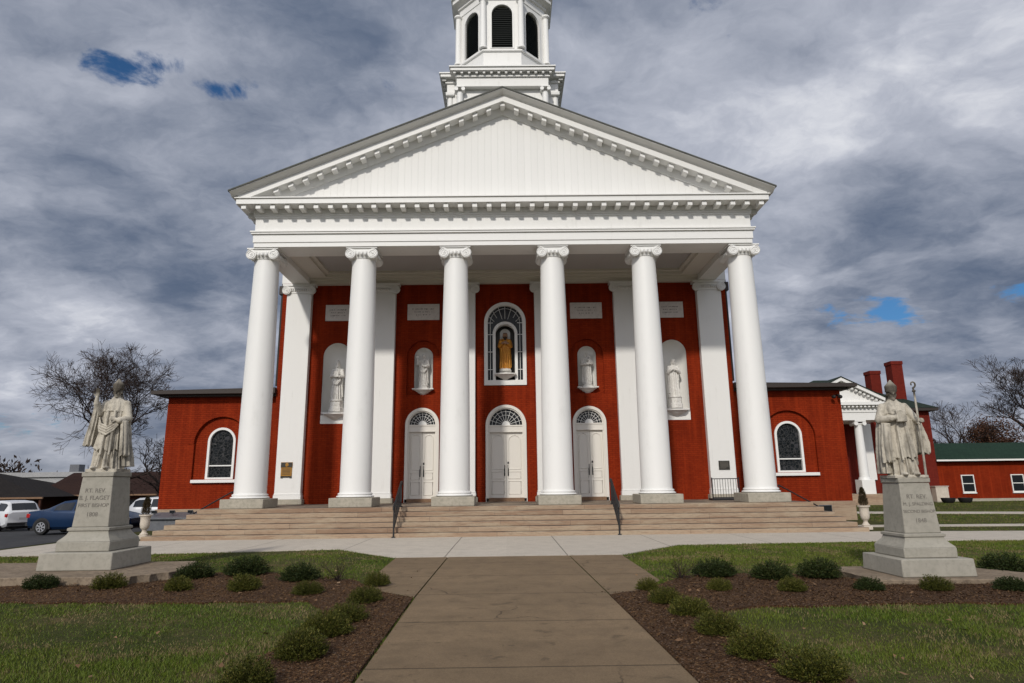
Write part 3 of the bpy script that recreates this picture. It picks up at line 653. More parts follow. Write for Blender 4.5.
for i, x in enumerate(CX):
    o = c0 if i == 0 else copy_tree(c0, church); o.location = (x, 0, 0)
# --- pilasters
PY = WY - 0.24
p0 = B().box(-0.495, 0.495, PY, WY + 0.05, 1.04, 9.16).box(-0.525, 0.525, PY - 0.03, WY + 0.05, 1.04, 1.20).box(-0.51, 0.51, PY - 0.015, WY + 0.05, 1.205, 1.26).build('pilaster', M['white'], church, bevel=0.01)
B().box(-0.59, 0.59, PY - 0.09, WY + 0.05, 0.85, 1.038).build('plinth', M['plinth'], p0, bevel=0.015)
pc = B().box(-0.50, 0.50, PY - 0.02, WY + 0.05, 9.16, 9.35).box(-0.51, 0.51, PY - 0.06, WY + 0.05, 9.35, 9.45).box(-0.66, 0.66, PY - 0.10, WY + 0.05, 9.455, 9.546)
for i in range(9): pc.ball((-0.36 + 0.09 * i, PY - 0.03, 9.29), (0.038, 0.05, 0.06), 8, 6)
for sx in (-1, 1): volute(pc, sx * 0.50, PY - 0.10, WY + 0.02, 9.28, 0.175, sx, False)
pc.build('capital', M['white'], p0, bevel=0.006)
for i, x in enumerate(CX):
    o = p0 if i == 0 else copy_tree(p0, church); o.location = (x * 1.003, 0, 0)
# --- entablature: beams front and sides, frieze
ARX = 8.60
EN = ((0.0, -0.55, 9.55, 9.71), (0.03, -0.58, 9.712, 10.0), (0.09, -0.64, 10.002, 10.06), (0.12, -0.67, 10.062, 10.115), (-0.01, -0.555, 10.117, 10.78))
en = B()
for dx_, yf, z0, z1 in EN:
    en.box(-ARX - dx_, ARX + dx_, yf, 0.42, z0, z1)
    for sx in (-1, 1): en.box(min(sx * 7.9, sx * (ARX + dx_)), max(sx * 7.9, sx * (ARX + dx_)), 0.423, WY - 0.002, z0, z1)
for sx in (-1, 1):
    en.box(min(sx * 8.6, sx * 9.14), max(sx * 8.6, sx * 9.14), WY + 0.002, 30, 9.662, 10.115).box(min(sx * 8.6, sx * 9.10), max(sx * 8.6, sx * 9.10), WY + 0.002, 30, 10.117, 10.78)
en.build('entablature', M['white'], church, bevel=0.008)
# portico ceiling with its border
cy0, cy1 = 0.42, WY - 0.005
xz = lambda x, y, z: (x, z, y)
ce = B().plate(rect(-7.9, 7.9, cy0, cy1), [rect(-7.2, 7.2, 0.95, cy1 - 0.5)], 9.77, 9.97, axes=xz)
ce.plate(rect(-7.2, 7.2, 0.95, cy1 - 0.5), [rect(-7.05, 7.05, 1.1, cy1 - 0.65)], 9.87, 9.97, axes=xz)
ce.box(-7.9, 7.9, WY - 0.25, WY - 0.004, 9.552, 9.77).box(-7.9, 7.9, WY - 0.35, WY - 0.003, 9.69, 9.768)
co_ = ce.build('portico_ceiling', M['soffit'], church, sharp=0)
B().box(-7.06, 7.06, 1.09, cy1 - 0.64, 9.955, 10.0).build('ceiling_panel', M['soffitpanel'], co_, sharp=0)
# --- cornice with modillion blocks
CRX = 9.09
CN = ((0.02, -0.585, 10.60, 10.67), (0.05, -0.615, 10.672, 10.74), (0.05, -0.63, 10.742, 10.908), (CRX - ARX, -1.09, 10.91, 11.10), (CRX - ARX + 0.05, -1.14, 11.102, 11.145))
cn = B()
for dx_, yf, z0, z1 in CN:
    cn.box(-ARX - dx_, ARX + dx_, yf, 0.4, z0, z1)
    for sx in (-1, 1): cn.box(min(sx * 7.9, sx * (ARX + dx_)), max(sx * 7.9, sx * (ARX + dx_)), 0.403, WY - 0.002, z0, z1)
for sx in (-1, 1):
    for a, b, z0, z1 in ((8.6, 9.20, 10.60, 10.74), (8.6, 9.17, 10.742, 10.908), (8.6, 9.45, 10.91, 11.10)):
        cn.box(min(sx * a, sx * b), max(sx * a, sx * b), WY + 0.002, 30, z0, z1)
    yy = -0.2
    while yy < WY - 0.3: cn.box(min(sx * 8.66, sx * 8.98), max(sx * 8.66, sx * 8.98), yy - 0.08, yy + 0.08, 10.76, 10.909); yy += 0.487
nb = 37
for i in range(nb):
    x = -8.85 + 17.7 * i / (nb - 1); cn.box(x - 0.082, x + 0.082, -1.02, -0.62, 10.762, 10.909)
cn.build('cornice', M['white'], church, bevel=0.006)
# --- pediment field
SL = 0.4153; AP = 15.16; ZC = 11.147
zt = lambda x, d: AP + d - SL * abs(x)
xb = (AP - 0.55 - ZC) / SL
B().add([(-xb, -0.56, ZC), (xb, -0.56, ZC), (0, -0.56, AP - 0.55), (-xb, -0.3, ZC), (xb, -0.3, ZC), (0, -0.3, AP - 0.55)], [(0, 1, 2), (5, 4, 3), (0, 2, 5, 3), (1, 4, 5, 2), (0, 3, 4, 1)]).build('tympanum', M['whiteboard'], church, sharp=0)
# --- raking cornice
def rake(mb, prof, xe, zmin=ZC + 0.002):
    for sx in (-1, 1):
        xs = [0] + [xe * (0.4 + 0.6 * i / 24) for i in range(25)]
        mb.rings([[(sx * x, yy, max(zt(x, d), zmin - (0.0 if d < -0.17 else 0.05))) for yy, d in prof] for x in xs])
    return mb
rk = B(); rake(rk, [(-1.33, -0.052), (-1.33, -0.075), (-1.29, -0.10), (-1.20, -0.125), (-1.13, -0.165), (-1.12, -0.188), (0.4, -0.188), (0.4, -0.052)], 9.24)
rake(rk, [(-1.09, -0.19), (-1.09, -0.415), (0.4, -0.415), (0.4, -0.19)], 9.05); rake(rk, [(-0.72, -0.417), (-0.70, -0.50), (-0.64, -0.62), (-0.61, -0.67), (0.3, -0.67), (0.3, -0.417)], 8.75)
for i in range(-19, 20):
    x = i * 0.487
    if zt(x, -0.56) < ZC + 0.03: continue
    vs = []
    for yy in (-1.0, -0.62):
        for xx, d in ((-0.082, -0.545), (0.082, -0.545), (0.082, -0.413), (-0.082, -0.413)): vs.append((x + xx, yy, zt(x, d) + (-SL * xx * (1 if x > 0 else -1) if x else 0)))
    rk.add(vs, [(0, 1, 2, 3), (7, 6, 5, 4), (0, 4, 5, 1), (1, 5, 6, 2), (2, 6, 7, 3), (3, 7, 4, 0)])
rk.build('raking_cornice', M['white'], church, bevel=0.0)
rf = B()
for sx in (-1, 1):
    xe = 9.28
    rf.rings([[(sx * x, -1.36, zt(x, -0.05)), (sx * x, -1.36, zt(x, 0.0)), (sx * x, 30.3, zt(x, 0.0)), (sx * x, 30.3, zt(x, -0.05))] for x in (0, xe)])
rf.build('roof', M['roof'], church, sharp=0)
ga = B().add([(-9.07, 29.95, 9.7), (9.07, 29.95, 9.7), (9.07, 29.95, 11.2), (0, 29.95, 15.0), (-9.07, 29.95, 11.2)], [(0, 1, 2, 3, 4)]); ga.build('rear_gable', M['brick'], church, sharp=0)
for sx in (-1, 1):
    B().tube([(sx * 9.17, WY + 0.25, 10.8), (sx * 9.17, WY + 0.25, 9.3), (sx * 9.14, WY + 0.15, 8.9), (sx * 9.14, WY + 0.15, 5.45)], 0.055, 8).box(sx * 9.17 - 0.11, sx * 9.17 + 0.11, WY + 0.12, WY + 0.4, 9.25, 9.6).build('downspout', M['fascia'], church)
# --- tower
TY = 7.98; TZ = 0.78
tw = B().box(-2.1, 2.1, TY - 2.1, TY + 2.1, 11.5, 20.18)
TR = []
def rot4(k, x, y): 
    for _ in range(k): x, y = -y, x
    return x, TY + y
tower_mb = tw; tcols = []; tcorn = B()
for k in range(4):
    def bx(mb, x0, x1, y0, y1, z0, z1):
        a = rot4(k, x0, y0); b = rot4(k, x1, y1); mb.box(min(a[0], b[0]), max(a[0], b[0]), min(a[1], b[1]), max(a[1], b[1]), z0, z1)
    e = 0.003 * k
    bx(tw, -2.13, 2.13, -2.36, -1.9, 11.5, 19.68); bx(tw, -2.15, 2.15, -2.64, -1.9, 19.68, 20.14)
    bx(tw, -1.5, 1.5, -2.40, -2.3, 15.6, 19.4)
    bx(tcorn, -2.22, 2.22, -2.72, -1.9, 20.142, 20.20); bx(tcorn, -2.18 - e, 2.18 + e, -2.68, -1.8, 20.202 + e, 20.34 + e); bx(tcorn, -2.42 - e, 2.42 + e, -2.93, -1.8, 20.345 + e, 20.48 + e); bx(tcorn, -2.48, 2.48, -2.99, -1.8, 20.492 + e, 20.55 + e)
    for i in range(14):
        x = -2.24 + 4.48 * i / 13; bx(tcorn, x - 0.055, x + 0.055, -2.86, -2.67, 20.24, 20.344)
    for sx in (-1, 1):
        x, yy = rot4(k, sx * 2.0, -2.49)
        tc = B().lathe([(0.16, 13.5), (0.145, 19.40), (0.17, 19.43)], (x, yy), 20); o = tc.build('tower_column', M['white'], church)
        q = B().box(x - 0.21, x + 0.21, yy - 0.21, yy + 0.21, 19.63, 19.677)
        for s2 in (-1, 1):
            ux, uy = (1, 0) if k % 2 == 0 else (0, 1); n = 14
            rs = []
            for t_ in (-0.2, 0.2):
                rs.append([(x + ux * (s2 * 0.16 + 0.09 * math.cos(2 * PI * i / n)) + uy * t_, yy + uy * (s2 * 0.16 + 0.09 * math.cos(2 * PI * i / n)) + ux * t_, 19.545 + 0.09 * math.sin(2 * PI * i / n)) for i in range(n)])
            q.rings(rs)
        q.build('capital', M['white'], o)
tco = B().box(-2.2, 2.2, TY - 2.2, TY + 2.2, 20.18, 20.52)
to = tw.build('tower', M['white'], church, bevel=0.008)
tcorn.add(tco.v, tco.f); tcorn.build('tower_cornice', M['white'], to)
# belfry
OK_ = 1.09
def fz(z): return 22.10 + (z - 21.16) * 1.07
def octr(a, z, rot=PI / 8): z = fz(z); rr = OK_ * a / math.cos(PI / 8); return [(rr * math.cos(rot + PI / 4 * i), TY + rr * math.sin(rot + PI / 4 * i), z) for i in range(8)]
bb = B().rings([octr(2.02, 19.70), octr(2.02, 20.9), octr(2.10, 20.92), octr(2.10, 21.0), octr(1.95, 21.06), octr(1.95, 21.10)])
bb.rings([octr(1.95, 23.66), octr(1.98, 23.66), octr(1.98, 24.0), octr(2.06, 24.02), octr(2.06, 24.12), octr(2.30, 24.26), octr(2.30, 24.42), octr(2.38, 24.5), octr(2.38, 24.6), octr(1.9, 24.7), octr(1.75, 24.75), octr(1.75, 25.9), octr(1.9, 25.95), octr(1.9, 26.1)])
half = OK_ * 1.95 * math.tan(PI / 8)
bel = None
lou = []
for k in range(8):
    a = -PI / 2 + k * PI / 4; ca, sa = math.cos(a), math.sin(a)
    mp = lambda x, y, z, ca=ca, sa=sa: ((OK_ * 1.95 - y) * ca - x * sa, TY + (OK_ * 1.95 - y) * sa + x * ca, fz(z))
    bb.plate(rect(-half, half, 21.08, 23.68), [arch(0, 0.52, 21.16, 22.92, 18)], 0.0, 0.22, axes=mp)
    bb.plate(arch(0, 0.58, 21.14, 22.92, 18), [arch(0, 0.505, 21.165, 22.92, 18)], -0.03, 0.05, axes=mp)
    lm = B(); zz = 21.2
    while zz < 23.4:
        wv = 0.515 if zz < 22.92 else math.sqrt(max(0.52 ** 2 - (zz - 22.92) ** 2, 0.01)) - 0.01
        pts = [mp(-wv, 0.08, zz), mp(wv, 0.08, zz), mp(wv, 0.18, zz + 0.085), mp(-wv, 0.18, zz + 0.085), mp(-wv, 0.08, zz - 0.014), mp(wv, 0.08, zz - 0.014), mp(wv, 0.18, zz + 0.07), mp(-wv, 0.18, zz + 0.07)]
        lm.add(pts, [(0, 1, 2, 3), (4, 7, 6, 5), (0, 4, 5, 1), (1, 5, 6, 2), (2, 6, 7, 3), (3, 7, 4, 0)]); zz += 0.10
    lm.plate(arch(0, 0.53, 21.15, 22.92, 18), [], 0.20, 0.22, axes=mp)
    lou.append(lm)
for i in range(8):
    x, yy = [(p[0], p[1]) for p in octr(2.03, 0)][i]
    bb.lathe([(r_, fz(z_)) for r_, z_ in [(0.20, 21.06), (0.20, 21.14), (0.15, 21.2), (0.14, 23.5), (0.18, 23.54), (0.22, 23.58), (0.22, 23.66)]], (x, yy), 18)
bo = bb.build('belfry', M['white'], church)
for lm in lou: lm.build('louver', M['louver'], bo, sharp=0)
B().lathe([(1.8 * math.cos(i * PI / 20), fz(26.1) + 1.7 * math.sin(i * PI / 20)) for i in range(10)] + [(0.1, 29.1), (0.06, 29.9), (0.12, 30.1), (0.02, 30.7)], (0, TY), 40).build('dome', M['roof'], church)
# --- wings
for sx in (-1, 1):
    S = lambda a, b: (min(sx * a, sx * b), max(sx * a, sx * b))
    cx = sx * 11.22; yw = 4.2
    wl = B().plate(rect(*S(9.072, 13.45), 0.72, 5.04), [arch(cx, 1.05, 1.83, 3.20)], yw, yw + 0.10)
    wl.plate(arch(cx, 1.052, 1.828, 3.20), [arch(cx, 0.53, 1.83, 3.29)], yw + 0.10, yw + 0.3)
    # arched brick course round the recess
    wl.plate([(cx + 1.30 * math.cos(PI * i / 24), 3.20 + 1.30 * math.sin(PI * i / 24)) for i in range(25)] + [(cx + 1.06 * math.cos(PI * i / 24), 3.20 + 1.06 * math.sin(PI * i / 24)) for i in range(24, -1, -1)], [], yw - 0.025, yw + 0.01)
    a, b = S(13.0, 13.45); wl.box(a, b, yw + 0.003, 17, 0.72, 5.04)
    a, b = S(9.072, 13.0); wl.box(a, b, 16.7, 17, 0.72, 5.04)
    wo = wl.build('wing', M['brick'], church, sharp=0)
    a, b = S(9.07, 13.52); B().box(a, b, yw - 0.07, 17.05, -0.3, 0.718).build('foundation', M['foundation'], wo, bevel=0.015)
    a, b = S(9.07, 13.92); a2, b2 = S(9.07, 13.68)
    rm = B().box(a2, b2, yw - 0.25, 17.2, 5.04, 5.12).box(a, b, yw - 0.5, 17.5, 5.122, 5.26)
    x0, x1 = (a, b); rm.add([(x0, yw - 0.5, 5.262), (x1, yw - 0.5, 5.262), (x1, 17.5, 5.262), (x0, 17.5, 5.262)] + ([(x0, yw - 0.5, 5.263), (x1, yw - 0.5, 5.34), (x1, 17.5, 5.34), (x0, 17.5, 5.263)] if sx < 0 else [(x0, yw - 0.5, 5.34), (x1, yw - 0.5, 5.263), (x1, 17.5, 5.263), (x0, 17.5, 5.34)]), [(0, 1, 5, 4), (4, 5, 6, 7), (1, 2, 6, 5), (3, 0, 4, 7)])
    rm.build('wing_roof', M['fascia'], wo, sharp=0)
    wf = B().plate(arch(cx, 0.545, 1.815, 3.29), [arch(cx, 0.455, 1.90, 3.29)], yw + 0.05, yw + 0.22)
    wf.box(cx - 0.46, cx + 0.46, yw + 0.10, yw + 0.2, 2.33, 2.375)
    wd_ = wf.build('window', M['white'], church)
    B().box(cx - 1.02 + (sx * 0.1 if sx > 0 else 0), cx + 1.02 + (sx * 0.0), yw - 0.12, yw + 0.32, 1.695, 1.814).build('sill', M['white'], wd_, bevel=0.01)
    B().plate(arch(cx, 0.46, 1.89, 3.29), [], yw + 0.16, yw + 0.17).build('leaded_glass', M['lead'], wd_, sharp=0)
fl = B().tube([(13.3, 4.18, 4.85), (13.3, 4.0, 4.82)], 0.03)
for q in (-0.13, 0.13): fl.ball((13.3 + q - 0.1, 3.96, 4.75), (0.075, 0.12, 0.075), 12, 8)
fl.build('security_light', M['blackplastic'], church)

# ------------------------------------------------------------------ steps
st = thing('stone_steps', 'broad sandstone steps wrapping three sides of the columned porch', 'steps')
RH = 0.142
for k in range(6):
    xh = 10.65 - 0.21 * k; y0 = -1.92 + 0.224 * k
    B().box(-xh, xh, y0, WY - 0.01 if xh < 9.2 else 4.12, -0.05 if k == 0 else RH * k + 0.001, RH * (k + 1) - (0.0 if k < 5 else 0.002)).build('step' if k < 5 else 'landing', M['step'], st, bevel=0.014)
# handrails of the front flight
for sx in (-1, 1):
    r = thing('handrail', 'black iron handrail on the front steps ' + ('left of the middle door' if sx < 0 else 'right of the middle door'), 'handrail', (sx * 3.3, -1.3, 0), group='iron handrails of the front steps')
    a = Vector((0, 0.52, 1.62)); b = Vector((0, -0.60, 0.96))
    B().tube([(0, 0.72, 1.54), (0, 0.66, 1.63), a, b, (0, -0.72, 0.90), (0, -0.75, 0.80)], 0.026, 8).build('rail', M['iron'], r)
    B().tube([a - Vector((0, 0, 0.12)), b - Vector((0, 0, 0.12))], 0.014).tube([(0, 0.52, 1.02), (0, -0.60, 0.24)], 0.014).build('rail', M['iron'], r)
    for yy, z0, z1 in ((0.55, 0.85, 1.62), (-0.62, 0.02, 0.96)):
        B().box(-0.022, 0.022, yy - 0.022, yy + 0.022, z0, z1).box(-0.05, 0.05, yy - 0.05, yy + 0.05, z0, z0 + 0.03).build('post', M['iron'], r)
    bl = B()
    for i in range(1, 10):
        yy = 0.52 - 1.12 * i / 10; z = 1.50 - 0.66 * i / 10; bl.tube([(0, yy, z - 0.58), (0, yy, z)], 0.009, 6)
        if i % 3 == 0: bl.tube([(0, yy + 0.055 * math.sin(q / 3), z - 0.26 + 0.055 * math.cos(q / 3)) for q in range(20)], 0.008, 6)
    bl.build('balusters', M['iron'], r)
for sx in (-1, 1):
    r = thing('handrail', 'thin dark handrail on the side steps by the ' + ('left' if sx < 0 else 'right') + ' wing', 'handrail', (sx * 10.33, 2.0, -0.06), group='handrails of the side steps')
    B().tube([(sx * 0.72, 0, 0.60), (sx * 0.70, 0, 0.68), (-sx * 0.62, 0, 1.42), (-sx * 0.80, 0, 1.42), (-sx * 0.86, 0, 1.36)], 0.024, 8).build('rail', M['iron'], r)
    for x, z0, z1 in ((0.66, 0.02, 0.70), (-0.62, 0.77, 1.42)): B().tube([(sx * x, 0, z0), (sx * x, 0, z1)], 0.02, 8).build('post', M['iron'], r)
g = thing('guard_rail', 'low black iron guard fence in front of the rightmost pilaster', 'railing', (7.88, 2.2, 0.85))
for z in (0.08, 0.74): B().box(-0.50, 0.50, -0.012, 0.012, z, z + 0.03).build('rail', M['iron'], g)
for x in (-0.48, 0.48): B().box(x - 0.018, x + 0.018, -0.018, 0.018, 0.0, 0.80).build('post', M['iron'], g)
bl = B()
for i in range(1, 10): bl.tube([(-0.48 + 0.096 * i, 0, 0.09), (-0.48 + 0.096 * i, 0, 0.75)], 0.008, 6)
bl.build('balusters', M['iron'], g)
B().box(-0.5, 0.5, -0.02, 0.45, 0.002, 0.07).build('base', M['iron'], g)

# ------------------------------------------------------------------ tablets and plaques
for x, w_, lab in ((-6.76, 0.90, 'pale marble tablet high on the far left bay above the left tall niche'), (-3.31, 1.33, 'pale marble tablet above the niche over the left door'), (3.31, 1.36, 'pale marble tablet above the niche over the right door'), (6.76, 0.98, 'pale marble tablet high on the far right bay above the right tall niche')):
    o = thing('wall_tablet', lab, 'tablet', (x, WY, 8.39), group='marble tablets high on the porch wall')
    w_ = 1.3 if w_ > 1.2 else 1.05
    B().box(-w_ / 2, w_ / 2, -0.035, 0.01, -0.335, 0.335).build('slab', M['marble'], o, bevel=0.008)
    rr = random.Random(int(x * 10)); mb = B()
    for row, (z, ww) in enumerate(((0.12, 0.70), (0.0, 0.56), (-0.12, 0.44 if abs(x) < 4 else 0.62))):
        q = -ww * w_ / 2
        while q < ww * w_ / 2 - 0.03:
            L_ = rr.uniform(0.018, 0.03); mb.box(q, q + L_ * 0.35, -0.037, -0.03, z - 0.026, z + 0.026)
            if rr.random() < 0.7: mb.box(q, q + L_, -0.0375, -0.03, z + rr.choice((-0.026, 0.0, 0.016)), z + 0.026)
            q += L_ + 0.013 + (0.045 if rr.random() < 0.2 else 0)
    mb.build('inscription', M['letterdark'], o, sharp=0)
o = thing('wall_plaque', 'gilt bronze plaque with a crest on the leftmost pilaster', 'plaque', (-8.40, PY, 2.13))
B().box(-0.21, 0.21, -0.03, 0.0, -0.22, 0.10).add([(-0.22, -0.034, 0.10), (0.22, -0.034, 0.10), (0.22, 0, 0.10), (-0.22, 0, 0.10), (-0.22, -0.034, 0.30), (0.22, -0.034, 0.30), (0.22, 0, 0.30), (-0.22, 0, 0.30)], [(0, 1, 5, 4), (4, 5, 6, 7), (0, 4, 7, 3), (1, 2, 6, 5), (3, 2, 1, 0)]).build('panel', M['brass'], o, bevel=0.006)
B().box(-0.21, 0.21, -0.040, -0.032, 0.11, 0.29).build('crest_panel', M['bronze'], o)
B().ball((0, -0.042, 0.20), (0.085, 0.012, 0.07), 3, 6).box(-0.02, 0.02, -0.05, -0.036, 0.13, 0.26).build('crest', M['brass'], o)
mb = B()
for z in (0.05, 0.0, -0.05, -0.10, -0.15): mb.box(-0.16, 0.16, -0.033, -0.029, z - 0.01, z + 0.01)
mb.build('inscription', M['bronze'], o)
B().box(-0.21, -0.13, -0.034, 0.0, -0.29, -0.225).box(0.13, 0.21, -0.034, 0.0, -0.29, -0.225).box(-0.12, 0.12, -0.034, 0.0, -0.27, -0.225).build('lower_band', M['bronze'], o)
o = thing('wall_plaque', 'small dark bronze plaque on the rightmost pilaster above the guard fence', 'plaque', (8.37, PY, 2.12))
B().box(-0.21, 0.21, -0.03, 0.0, -0.17, 0.17).build('panel', M['bronze'], o, bevel=0.006)
mb = B()
for i in range(6): mb.box(-0.16, 0.16 - (0.1 if i == 5 else 0), -0.033, -0.029, 0.11 - i * 0.045, 0.125 - i * 0.045)
mb.build('inscription', M['letter'], o)
# ================================================================== PEDESTALS AND STATUES
def pedestal(label, loc, s, lines):
    p = thing('pedestal', label, 'pedestal', loc, group='granite statue pedestals', s=s)
    B().frustum(0, 0, 0, 0.30, 1.30, 1.30, 1.27, 1.27).build('base_block', M['granite'], p, bevel=0.018)
    B().box(-0.475, 0.475, -0.475, 0.475, 0.303, 0.47).build('step_block', M['granite'], p, bevel=0.015)
    mb = B(); pr = [(0.47, 0.472), (0.45, 0.50), (0.41, 0.54), (0.375, 0.585), (0.355, 0.63), (0.350, 0.645), (0.375, 0.655), (0.375, 0.695), (0.345, 0.71)]
    mb.rings([[(-r, -r, z), (r, -r, z), (r, r, z), (-r, r, z)] for r, z in pr]).build('moulding', M['granite'], p, sharp=25)
    d = B().frustum(0, 0, 0.712, 1.595, 0.66, 0.66, 0.555, 0.555).build('die', M['granite'], p, bevel=0.012)
    B().box(-0.295, 0.295, -0.295, 0.295, 1.598, 1.685).build('cap', M['granite'], p, bevel=0.014)
    tilt = math.atan(0.0525 / 0.883)
    for z, tx, sz in lines:
        text('inscription', tx, sz, M['letter'], d, (0.0, -0.33 + 0.0525 * (z - 0.712) / 0.883 - 0.002, z), (PI / 2 - tilt, 0, 0), 0.003)
    return p
PL, PR = (-7.36, -9.29), (6.39, -11.02)
def slab(name, label, poly, z):
    mb = B(); n = len(poly); rnd = random.Random(len(poly))
    lo = [(x * 1.0 + rnd.uniform(-0.03, 0.03), y + rnd.uniform(-0.03, 0.03), -0.05) for x, y in poly]
    mb.rings([lo, [(x, y, z - 0.015 + rnd.uniform(-0.02, 0.0)) for x, y in poly], [(x * 0.998 + 0.0, y, z) for x, y in poly]])
    return tag(mb.build(name, M['slab'], bevel=0.01, sharp=30), label, 'stone slab')
def rag(pts, n, amp, seed):
    rnd = random.Random(seed); out = []
    for i in range(len(pts)):
        a = Vector(pts[i]); b = Vector(pts[(i + 1) % len(pts)])
        for k in range(n): q = a.lerp(b, k / n); out.append((q.x + (rnd.uniform(-amp, amp) if k else 0), q.y + (rnd.uniform(-amp, amp) if k else 0)))
    return out
slab('stone_slab', 'thick cracked stone slab under the left statue pedestal', rag([(-9.6, -10.75), (-5.95, -10.7), (-5.5, -10.05), (-5.6, -9.2), (-5.9, -8.6), (-9.6, -8.55)], 8, 0.045, 4), 0.15)
slab('stone_slab', 'thin worn stone slab under the right statue pedestal', rag([(5.4, -11.75), (7.5, -11.85), (8.0, -11.2), (7.4, -10.2), (5.3, -10.2)], 8, 0.04, 6), 0.09)
pedestal('tapered grey granite pedestal carrying the left bishop statue', (*PL, 0.15), 0.985, ((1.35, 'RT. REV.', 0.105), (1.22, 'B. J. FLAGET', 0.105), (1.09, 'FIRST BISHOP', 0.092), (0.93, '1808', 0.105)))
pedestal('tapered grey granite pedestal carrying the right bishop statue', (*PR, 0.09), 0.85, ((1.35, 'RT. REV.', 0.105), (1.22, 'M. J. SPALDING', 0.082), (1.09, 'SECOND BISHOP', 0.076), (0.93, '1848', 0.105)))

